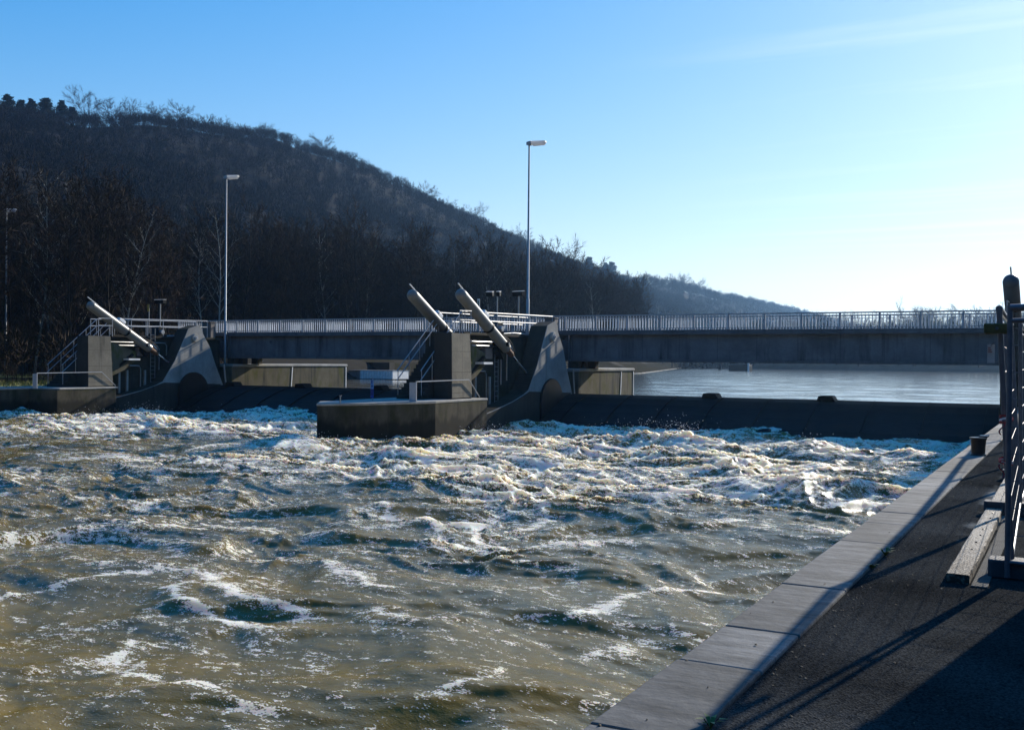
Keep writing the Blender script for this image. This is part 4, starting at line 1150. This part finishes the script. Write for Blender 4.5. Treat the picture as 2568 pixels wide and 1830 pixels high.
fence_panel((-0.52, 9.03), (3.0, 8.55), 'mesh fence panel turning off at a right angle from the quay fence', lean=0.0)

def foot(x, y, rz, label):
    r = thing('ballast_block', label, 'fence foot', (x, y, G0), group='block feet of the site fence')
    c, s = math.cos(rz), math.sin(rz)
    def tr(mb):
        mb.v = [(x + p[0] * c - p[1] * s, y + p[0] * s + p[1] * c, G0 + p[2]) for p in mb.v]; return mb
    part(tr(MB().prism([(-0.34, -0.11), (0.34, -0.11), (0.37, -0.08), (0.37, 0.08), (0.34, 0.11), (-0.34, 0.11), (-0.37, 0.08), (-0.37, -0.08)], 0.001, 0.145, 2)), 'block', M['block'], r, bevel=0.012)
    for k in (-0.07, 0.07):
        part(tr(MB().tube([(k, 0, 0.1452), (k, 0, 0.152)], 0.03, 14)), 'socket', M['black'], r)
fl = ['dark block foot under the near end of the site fence', 'dark block foot under the second joint of the quay fence', 'dark block foot under the third joint of the quay fence', 'dark block foot under the fence joint level with the bollard',
      'dark block foot under the fence joint past the bollard', 'dark block foot under the last but one fence joint', 'dark block foot under the last fence joint']
for i, (x, y) in enumerate(nodes):
    foot(x + (0.20 if i == 0 else 0.0), y + 0.03, 0.02 if i == 0 else R(90) * 0 + 0.05, fl[i])

# clamp joining the two panels at the corner, and barrier tape knotted round the posts
r = thing('fence_clamp', 'yellowish zinc clamp joining two fence posts near their tops', 'clamp', (-0.56, 9.12, 4.13))
part(MB().box(-0.665, -0.475, 9.055, 9.075, 4.09, 4.17), 'front_jaw', M['clamp'], r, bevel=0.008)
part(MB().box(-0.665, -0.475, 9.20, 9.22, 4.09, 4.17), 'rear_jaw', M['clamp'], r, bevel=0.008)
part(MB().tube([(-0.57, 9.035, 4.13), (-0.57, 9.24, 4.13)], 0.012, 10), 'bolt', M['fence'], r)
def tape(z, label, seed):
    rn = random.Random(seed)
    r = thing('barrier_tape', label, 'barrier tape', (-0.53, 9.12, z))
    for k in range(3):
        mb = MB()
        c = (-0.50, 9.13)
        pts = []
        for i in range(25):
            a_ = 2 * math.pi * i / 24
            pts.append((c[0] + 0.052 * math.cos(a_), c[1] + 0.05 * math.sin(a_), z + 0.016 * (k - 1) + 0.014 * math.sin(a_ + k * 1.3 + seed)))
        v, f = [], []
        for i, p in enumerate(pts):
            v += [(p[0], p[1], p[2] - 0.007), (p[0], p[1], p[2] + 0.007)]
            if i: f.append((2 * i - 2, 2 * i, 2 * i + 1, 2 * i - 1))
        part(mb.add(v, f), 'red_band' if k % 2 == 0 else 'white_band', M['red'] if k % 2 == 0 else M['white'], r)
    mb = MB(); v, f = [], []
    for i in range(9):
        t = i / 8
        x = -0.575 + 0.02 * math.sin(5 * t + seed); y = 9.06 - 0.02 * t
        v += [(x + 0.05 - 0.006, y, z - 0.02 - 0.10 * t), (x + 0.05 + 0.006, y - 0.006, z - 0.022 - 0.10 * t)]
        if i: f.append((2 * i - 2, 2 * i, 2 * i + 1, 2 * i - 1))
    part(mb.add(v, f), 'loose_end', M['red'], r)
tape(3.42, 'red and white barrier tape knotted round the fence posts at chest height', 1)
tape(3.09, 'red and white barrier tape wound round the fence posts at hip height', 4)
r = thing('paper_notice', 'small pale weathered notice hung on the outer side of the fence post', 'notice', (-0.66, 9.6, 3.92))
part(MB().box(-0.655, -0.60, 9.30, 9.304, 3.86, 4.01), 'sheet', M['paper'], r)
for q in range(3):
    part(MB().box(-0.648, -0.617 - 0.006 * q, 9.2965, 9.299, 3.945 + 0.016 * q, 3.951 + 0.016 * q), 'printed_line', M['red'], r)
part(MB().tube([(-0.63, 9.302, 3.995), (-0.60, 9.25, 4.03)], 0.003, 5), 'wire_tie', M['fence'], r)

# unseen screen added out of view on the right; its end shades the asphalt
r = thing('added_shadow_screen', 'tall unseen screen added to shade the asphalt near the fence corner', 'shadow_screen', (1.6, 9.8, G0))
for k in range(3):
    part(MB().box(0.0 + k * 1.225, 1.22 + k * 1.225, 9.75, 9.775, G0 + 0.05, G0 + 2.55), 'board', M['hut'], r)
for x in (0.05, 1.2, 2.45, 3.6):
    part(MB().box(x - 0.04, x + 0.04, 9.778, 9.85, G0, G0 + 2.5), 'post', M['timber'], r)
    part(MB().bar((x, 9.86, G0 + 1.8), (x + 0.3, 10.9, G0 + 0.04), 0.06, 0.06), 'brace', M['timber'], r)
for z in (0.5, 2.0):
    part(MB().box(0.0, 3.66, 9.852, 9.90, G0 + z, G0 + z + 0.09), 'rail', M['timber'], r)

def weed(x, y, n, h, seed, label):
    rn = random.Random(seed)
    r = thing('weed', label, 'weed', (x, y, G0), group='small weeds along the kerb')
    mb = MB()
    for k in range(n):
        a_ = rn.uniform(0, 6.28); L = h * rn.uniform(0.6, 1.2); w_ = 0.012
        c, s = math.cos(a_), math.sin(a_)
        p0 = Vector((x, y, G0)); p1 = p0 + Vector((c * L * 0.5, s * L * 0.5, L * 0.7)); p2 = p0 + Vector((c * L * 1.1, s * L * 1.1, L * 0.75))
        q = Vector((-s, c, 0)) * w_
        mb.add([p0, p1 - q, p2, p1 + q], [(0, 1, 2, 3)])
    part(mb, 'leaves', M['weed'], r)
    part(MB().tube([(x, y, G0 - 0.01), (x, y, G0 + h * 0.4)], 0.004, 5), 'stem', M['weed'], r)
weed(-1.462, 9.58, 12, 0.085, 1, 'yellow green weed at the inner edge of the kerb beside the fence shadow')
weed(-1.466, 8.95, 8, 0.05, 2, 'tiny weed at the kerb just nearer than the yellow green one')
weed(-1.462, 4.66, 9, 0.07, 3, 'small grassy weed at the kerb at the bottom of the picture')

# dead leaves, grit and small stones on the quay
lr = random.Random(21)
lv, lf = [], []
for k in range(240):
    on_kerb = lr.random() < 0.06
    x = lr.uniform(-1.93, -1.5) if on_kerb else (-1.46 + abs(lr.gauss(0, 0.10)) if lr.random() < 0.6 else lr.uniform(-1.45, -0.3))
    y = lr.uniform(4.3, 21) if lr.random() < 0.8 else lr.uniform(4.3, 8)
    z = (QZ + 0.004) if on_kerb else (G0 + 0.002)
    s_ = lr.uniform(0.003, 0.010); a_ = lr.uniform(0, 6.28); hgt = lr.uniform(0.002, 0.010)
    b0_ = len(lv)
    for q in range(5):
        t = a_ + q * 1.2566 + lr.uniform(-0.3, 0.3)
        lv.append((x + s_ * math.cos(t), y + s_ * 1.4 * math.sin(t), z))
    lv.append((x, y, z + hgt))
    for q in range(5):
        lf.append((b0_ + q, b0_ + (q + 1) % 5, b0_ + 5))
M['litter'] = simple('dead_leaves_and_grit', (0.075, 0.06, 0.035), 0.9, 0, 0.8, 30)
struct(bulk('litter', np.array(lv), np.array(lf), M['litter']), 'stuff')

# ------------------------------------------------------------------ trees
def tree_mesh(seed, H, kind):
    """arrays for trunk-and-limbs (quads) and twigs (triangles)"""
    rn = random.Random(seed)
    trunk, tw = MB(), []
    spread = {'birch': 0.19, 'alder': 0.30, 'round': 0.52, 'poplar': 0.15, 'bush': 0.5}[kind]
    first = {'birch': 0.28, 'alder': 0.2, 'round': 0.22, 'poplar': 0.12, 'bush': 0.02}[kind]
    r0 = H * {'birch': 0.0065, 'alder': 0.0085, 'round': 0.016, 'poplar': 0.010, 'bush': 0.006}[kind]
    stems = {'birch': 1, 'alder': rn.choice((1, 2, 2)), 'round': 1, 'poplar': 1, 'bush': 5}[kind]
    def twigs(p, d, L, n):
        for _ in range(n):
            v = Vector((rn.gauss(0, 1), rn.gauss(0, 1), rn.gauss(0.25, 0.8)))
            e = (d * 0.9 + v.normalized() * 0.85).normalized() * L * rn.uniform(0.5, 1.2)
            b = p + d * L * rn.uniform(-0.4, 0.3)
            s = e.cross(Vector((rn.gauss(0, 1), rn.gauss(0, 1), rn.gauss(0, 1))))
            if s.length < 1e-5: continue
            s = s.normalized() * (0.0010 * H + 0.008)
            tw.append((b - s, b + s, b + e))
    for st in range(stems):
        la = rn.uniform(0, 6.28); lean = rn.uniform(0.02, 0.10) + (0.10 if stems > 1 else 0)
        if kind == 'bush': lean = rn.uniform(0.1, 0.6)
        pts, rad = [], []
        p = Vector((rn.uniform(-0.2, 0.2) * (stems > 1), rn.uniform(-0.2, 0.2) * (stems > 1), 0))
        nseg = 9
        hh = H * (1 if st == 0 else rn.uniform(0.75, 0.95))
        if kind == 'round': hh *= 0.82
        d = Vector((math.cos(la) * lean, math.sin(la) * lean, 1)).normalized()
        for i in range(nseg + 1):
            pts.append(p.copy()); rad.append(r0 * (1 - i / nseg) ** 0.8 + 0.012)
            d = (d + Vector((rn.gauss(0, 0.05), rn.gauss(0, 0.05), 0.03))).normalized()
            p = p + d * hh / nseg
        trunk.tube(pts, rad, 6, cap=False)
        nb = {'birch': 20, 'alder': 22, 'round': 16, 'poplar': 34, 'bush': 6}[kind]
        for b in range(nb):
            t = first + (0.97 - first) * (b + rn.random()) / nb
            i = min(int(t * nseg), nseg - 1); f = t * nseg - i
            q = pts[i].lerp(pts[i + 1], f)
            a = b * 2.4 + rn.uniform(-0.5, 0.5)
            el = {'birch': rn.uniform(0.6, 1.0), 'alder': rn.uniform(0.5, 0.95), 'round': rn.uniform(0.15, 0.9), 'poplar': rn.uniform(1.0, 1.25), 'bush': rn.uniform(0.5, 1.2)}[kind]
            dd = Vector((math.cos(a) * math.cos(el), math.sin(a) * math.cos(el), math.sin(el)))
            env = (1 - t) ** 0.55 if kind != 'round' else math.sqrt(max(0.05, 1 - (2 * (t - 0.45)) ** 2 * 0.8))
            L = H * spread * (0.35 + env) * rn.uniform(0.7, 1.1)
            bp, br_ = [q.copy()], [rad[i] * 0.5]
            cur = q.copy(); ns = 4
            for k in range(ns):
                dd = (dd + Vector((rn.gauss(0, 0.12), rn.gauss(0, 0.12), 0.10 if kind != 'round' else 0.02))).normalized()
                cur = cur + dd * L / ns
                bp.append(cur.copy()); br_.append(max(0.008, rad[i] * 0.5 * (1 - (k + 1) / ns)))
                for _ in range(2):
                    u = Vector((rn.gauss(0, 1), rn.gauss(0, 1), rn.gauss(0.3, 0.7))).normalized()
                    sd_ = (dd + u * 0.8).normalized()
                    sl = L * rn.uniform(0.22, 0.42)
                    e = cur + sd_ * sl
                    trunk.tube([cur, cur.lerp(e, 0.5) + Vector((rn.gauss(0, 0.04), rn.gauss(0, 0.04), 0.03)) * sl, e], [0.014 + 0.0006 * H, 0.010, 0.005], 3, cap=False)
                    k_ = 3 if kind == 'round' else 1
                    twigs(cur.lerp(e, 0.6), sd_, sl * 0.8, 5 * k_); twigs(e, sd_, sl * 0.7, 6 * k_)
            trunk.tube(bp, br_, 4, cap=False)
            twigs(cur, dd, L * 0.3, 7)
        twigs(pts[-1], Vector((0, 0, 1)), H * 0.06, 10)
    tv = np.array([c for t in tw for c in t], np.float32).reshape(-1, 3)
    return trunk, tv

def make_tree(name, seed, H, kind, bark, twig, label, cat='tree', group=None):
    trunk, tv = tree_mesh(seed, H, kind)
    r = thing(name, label, cat, (0, 0, 0), 0, group)
    trunk.build('trunk', bark, r)
    bulk('crown', tv, np.arange(len(tv)).reshape(-1, 3), twig, False, r)
    return r

def pine_tree(seed, H, label, group):
    rn = random.Random(seed)
    r = thing('pine_tree', label, 'tree', (0, 0, 0), 0, group)
    tk = MB().tube([(0, 0, -1), (0.1, 0, H * 0.5), (0.0, 0.1, H * 0.98)], [H * 0.02, H * 0.014, 0.03], 7, cap=False)
    tris = []
    for k in range(9):
        z = H * (0.42 + 0.56 * k / 8.0)
        rad = H * (0.22 * (1 - k / 9.5) + 0.05) * rn.uniform(0.7, 1.25)
        for j in range(rn.choice((3, 4))):
            a = rn.uniform(0, 6.28)
            c = Vector((math.cos(a) * rad * 0.75, math.sin(a) * rad * 0.75, z + rn.uniform(-0.03, 0.03) * H))
            tk.tube([(0, 0, z - 0.06 * H), c], [0.05, 0.02], 4, cap=False)
            for _ in range(90):
                q = c + Vector((rn.gauss(0, rad * 0.36), rn.gauss(0, rad * 0.36), rn.gauss(0, rad * 0.16)))
                s = 0.035 * H
                tris.append([q + Vector((rn.gauss(0, s), rn.gauss(0, s), rn.gauss(0, s * 0.6))) for _ in range(3)])
    tk.build('trunk', M['bark'], r)
    tv = np.array([c for t in tris for c in t], np.float32).reshape(-1, 3)
    bulk('crown', tv, np.arange(len(tv)).reshape(-1, 3), M['needle'], False, r)
    return r

rnd = random.Random(77)
def place(first, used, x, y, rz, s, label=None, group=None, dz=-0.15):
    o = first if not used else copy_tree(first)
    o.location = (x, y, zat(x, y) + dz)
    o.rotation_euler = (0, 0, rz)
    o.scale = (s, s, s * rnd.uniform(0.93, 1.07))
    if label: o['label'] = label
    if group: o['group'] = group
    return o

protos = []
for k in range(3):
    protos.append([make_tree('birch_tree', 10 + k, 17, 'birch', M['birch'], M['twig_grey'], 'slender bare birch with a pale trunk in the wood on the left bank', group='bare birches on the left bank'), False, 17])
for k in range(5):
    protos.append([make_tree('alder_tree', 30 + k, 16, 'alder', M['bark'], (M['twig'], M['twig_red'])[k % 2], 'bare brown alder with upright twigs in the wood on the left bank', group='bare brown trees on the left bank'), False, 16])
def use(i, x, y, H):
    p = protos[i]
    place(p[0], p[1], x, y, rnd.uniform(0, 6.28), H / p[2]); p[1] = True
cnt = 0
spots = []
tries = 0
while cnt < 272 and tries < 6000:
    tries += 1
    y = rnd.uniform(44, 245)
    sh = -75 if y < 190 else -75 - (y - 190) * 0.3
    d = abs(rnd.gauss(0, 26)) + 7
    x = sh - d
    if y < 74: x = -70 - abs(rnd.gauss(0, 20))
    if x < -165: continue
    if any((x - a) ** 2 + (y - b) ** 2 < 9 for a, b in spots): continue
    if y < 63 and abs(x * 61.6 + 84.6 * y) / 104.6 < 2.2: continue     # the lamp stands clear of the trees
    spots.append((x, y)); cnt += 1
    H = rnd.uniform(12.5, 17.5) * (1.0 if y < 120 else 1.12)
    i = rnd.choice((0, 1, 2)) if rnd.random() < 0.32 else 3 + rnd.randrange(5)
    use(i, x, y, H)
for k in range(16):
    y = 204 + 3.9 * k
    use(3 + rnd.randrange(5), float(left_shore(np.array([y]))[0]) - 6.5 - rnd.uniform(0, 5), y, rnd.uniform(15.5, 19.5))
for x, y, H in ((-90, 191.4, 22.5), (-92, 186, 19), (-88, 197, 19.5), (-94, 203, 18), (-86, 205, 17.5), (-90, 160.4, 21), (-87, 168, 19.5), (-91, 176, 19), (-96, 70.5, 16.0)):
    use(3 + rnd.randrange(5), x, y, H)
# small tree hung with pale catkins behind the middle pier
cat_ = make_tree('catkin_sapling', 91, 9.5, 'birch', M['birch'], M['catkin'], 'slim sapling hung with pale catkins behind the left cylinder of the middle pier')
cat_.location = (-84, 142, zat(-84, 142))

# trees along the top of the hill
ridge = [('pine', 291.6, 113.6), ('pine', 303.1, 114.6), ('pine', 310.1, 117.1), ('pine', 318.3, 117.4), ('pine', 298, 112.6), ('pine', 285, 112.6), ('pine', 324, 115.5), ('round', 330.7, 122.4), ('round', 346.9, 121.6), ('round', 356.3, 123.6), ('round', 371.8, 126.2), ('round', 388.4, 129.8), ('sm', 407.7, 129.0), ('sm', 418.8, 129.1),
         ('sm', 433.9, 129.2), ('round', 452.3, 132.9), ('sm', 469.7, 130.9), ('round', 502.9, 135.8), ('sm', 524.8, 129.6), ('thin', 591.5, 125.5), ('round', 613.7, 122.0), ('sm', 646.8, 116.0), ('round', 676.1, 117.6), ('sm', 755.7, 108.8),
         ('pine', 892.6, 100.9), ('pine', 931.7, 101.8), ('pine', 946.4, 100.4), ('round', 1136.8, 101.1), ('round', 1160, 101.1), ('round', 1200.0, 101.1)]
rp = {'pine': [[pine_tree(3, 12, 'dark pine with flat tiers on the crest of the hill', 'pines along the crest of the hill'), False, 12], [pine_tree(4, 12, 'dark pine with flat tiers on the crest of the hill', 'pines along the crest of the hill'), False, 12]],
      'round': [[make_tree('oak_tree', 51 + k, 12, 'round', M['bark'], M['twig'], 'bare round crowned tree on the crest of the hill', group='bare round trees along the crest of the hill'), False, 12] for k in range(3)],
      'sm': [[make_tree('oak_tree', 61 + k, 9, 'round', M['bark'], M['twig_grey'], 'low bare spreading tree on the crest of the hill', group='low bare trees along the crest of the hill'), False, 9] for k in range(2)],
      'thin': [[make_tree('birch_tree', 71, 12, 'birch', M['birch'], M['twig_grey'], 'single pale slender tree on the falling crest of the hill'), False, 12]]}
for k, (kd, y, zt) in enumerate(ridge):
    pr = rp[kd][k % len(rp[kd])]
    H = min(max(zt - zat(-400, y) + 0.4, 6.5), 17)
    o = place(pr[0], pr[1], -400, y, rnd.uniform(0, 6.28), H / pr[2], dz=-0.6); pr[1] = True

# trees on the far shore, in front of the bend
fp = [[make_tree('poplar_tree', 81 + k, 22, 'poplar', M['bark'], M['twig_grey'], 'bare upright poplar in the row on the far shore', group='bare poplars on the far shore'), False, 22] for k in range(2)] + \
     [[make_tree('willow_tree', 85 + k, 14, 'round', M['bark'], M['twig'], 'bare bushy tree on the far shore', group='bare bushy trees on the far shore'), False, 14] for k in range(3)]
for x, H in [(-54 + 1.45 * k + rnd.uniform(-0.6, 0.6), rnd.uniform(12, 16.5) + (3 if k in (6, 9, 10, 15) else 0)) for k in range(30)]:
    p = fp[rnd.randrange(2)]; place(p[0], p[1], x, 402 + rnd.uniform(-4, 6), rnd.uniform(0, 6.28), H / p[2]); p[1] = True
for k in range(75):
    x = -150 + 165 * (k + rnd.random()) / 75
    y = float(far_shore(np.array([x]))[0]) + 5 + abs(rnd.gauss(0, 22))
    p = fp[2 + rnd.randrange(3)]; place(p[0], p[1], x, y, rnd.uniform(0, 6.28), rnd.uniform(9, 16.5) / p[2]); p[1] = True

# hillside wood seen as one mass: thousands of small bare crowns
def far_crown(seed, H):
    g_ = np.random.default_rng(seed)
    n_ = 150
    u = g_.normal(size=(n_, 3)); u /= np.linalg.norm(u, axis=1)[:, None]
    rr_ = g_.random(n_) ** 0.45
    c = np.array([0, 0, 0.62]) + u * np.array([0.30, 0.30, 0.34]) * rr_[:, None]
    d = u * 0.6 + np.array([0, 0, 0.75]) + g_.normal(size=(n_, 3)) * 0.35
    d /= np.linalg.norm(d, axis=1)[:, None]
    s = np.cross(d, g_.normal(size=(n_, 3))); s /= np.linalg.norm(s, axis=1)[:, None]
    L = g_.uniform(0.10, 0.22, n_)[:, None]
    wd = g_.uniform(0.006, 0.013, n_)[:, None]
    a, b, e = c - s * wd - d * L * 0.4, c + s * wd - d * L * 0.4, c + d * L * 0.7
    tri = np.stack([a, b, e], 1)
    tk = np.array([[[-0.012, 0, -0.06], [0.012, 0, -0.06], [0, 0, 0.75]], [[0, -0.012, -0.06], [0, 0.012, -0.06], [0, 0, 0.75]]])
    return np.concatenate([tri, tk]).reshape(-1, 3) * H
def forest(name, px, py, hts, mat, protos_n=5, seed=0):
    g_ = np.random.default_rng(seed)
    pr = [far_crown(seed * 50 + k, 1.0) for k in range(protos_n)]
    out = []
    pz = terrain_z(px, py)
    ra = g_.uniform(0, 6.28, len(px)); sx_ = g_.uniform(0.8, 1.3, len(px))
    for k in range(len(px)):
        v = pr[k % protos_n]
        c, s = np.cos(ra[k]), np.sin(ra[k])
        q = np.empty_like(v)
        q[:, 0] = (v[:, 0] * c - v[:, 1] * s) * hts[k] * sx_[k] + px[k]
        q[:, 1] = (v[:, 0] * s + v[:, 1] * c) * hts[k] * sx_[k] + py[k]
        q[:, 2] = v[:, 2] * hts[k] + pz[k]
        out.append(q)
    v = np.concatenate(out).astype(np.float32)
    return struct(bulk(name, v, np.arange(len(v)).reshape(-1, 3), mat), 'stuff')
g1 = np.random.default_rng(5)
gx_, gy_ = np.meshgrid(np.arange(-425, -112, 5.2), np.arange(150, 980, 6.6))
px = gx_.ravel() + g1.uniform(-2.8, 2.8, gx_.size); py = gy_.ravel() + g1.uniform(-3.5, 3.5, gx_.size); N = px.size
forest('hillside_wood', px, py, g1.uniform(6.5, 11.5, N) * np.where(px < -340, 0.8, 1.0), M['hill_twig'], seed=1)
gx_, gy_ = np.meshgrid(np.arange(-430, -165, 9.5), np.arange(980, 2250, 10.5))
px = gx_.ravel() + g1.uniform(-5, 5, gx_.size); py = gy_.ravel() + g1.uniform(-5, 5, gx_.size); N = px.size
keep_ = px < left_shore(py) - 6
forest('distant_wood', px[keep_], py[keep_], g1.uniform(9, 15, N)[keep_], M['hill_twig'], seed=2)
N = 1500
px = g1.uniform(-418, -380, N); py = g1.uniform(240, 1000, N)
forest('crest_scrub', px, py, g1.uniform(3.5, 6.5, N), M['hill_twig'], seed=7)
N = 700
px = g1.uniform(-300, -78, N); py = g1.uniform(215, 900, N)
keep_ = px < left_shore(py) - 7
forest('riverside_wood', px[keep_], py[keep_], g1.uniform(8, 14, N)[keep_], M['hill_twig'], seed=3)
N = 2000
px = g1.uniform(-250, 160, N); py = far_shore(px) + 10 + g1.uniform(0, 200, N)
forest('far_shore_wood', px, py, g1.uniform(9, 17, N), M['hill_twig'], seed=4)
N = 1500
py = g1.uniform(42, 250, N); px = np.where(py < 74, -66.0, left_shore(py) - 6.5) - np.abs(g1.normal(0, 24, N))
forest('undergrowth', px, py, g1.uniform(1.6, 5.5, N), M['twig'], seed=6)

# grass on the low left bank
gb = np.random.default_rng(9)
N = 9000
px = gb.uniform(-84, -60.6, N); py = gb.uniform(28, 60, N)
pz = terrain_z(px, py)
hh = gb.uniform(0.12, 0.38, N); a_ = gb.uniform(0, 6.28, N); lx, ly = gb.normal(0, 0.10, N), gb.normal(0, 0.10, N)
v = np.empty((N, 3, 3))
v[:, 0] = np.stack([px - 0.03 * np.cos(a_), py - 0.03 * np.sin(a_), pz - 0.02], 1)
v[:, 1] = np.stack([px + 0.03 * np.cos(a_), py + 0.03 * np.sin(a_), pz - 0.02], 1)
v[:, 2] = np.stack([px + lx, py + ly, pz + hh], 1)
struct(bulk('grass', v.reshape(-1, 3), np.arange(3 * N).reshape(-1, 3), M['grass']), 'stuff')
gm = MB()
gxs, gys = np.arange(-92, -62.5, 1.5), np.arange(20, 62, 3.0)
for i in range(len(gxs) - 1):
    for j in range(len(gys) - 1):
        q = [(gxs[i], gys[j]), (gxs[i + 1], gys[j]), (gxs[i + 1], gys[j + 1]), (gxs[i], gys[j + 1])]
        gm.add([(a, b, zat(a, b) + 0.03) for a, b in q], [(0, 1, 2, 3)])
struct(gm.build('lawn', M['grass'], smooth=True))

# ------------------------------------------------------------------ haze over the valley
HAZE = 0.00013
hm = bpy.data.materials.new('valley_haze'); hm.use_nodes = True
hn, hl = hm.node_tree.nodes, hm.node_tree.links
for x in list(hn):
    if x.type == 'BSDF_PRINCIPLED': hn.remove(x)
pv = hn.new('ShaderNodeVolumePrincipled')
pv.inputs['Color'].default_value = (0.34, 0.61, 1.0, 1)
pv.inputs['Density'].default_value = HAZE
pv.inputs['Anisotropy'].default_value = 0.66
hl.new(pv.outputs[0], hn['Material Output'].inputs['Volume'])
struct(MB().box(-1150, 950, -560, 2550, -6.5, 146).build('haze', hm), 'stuff')
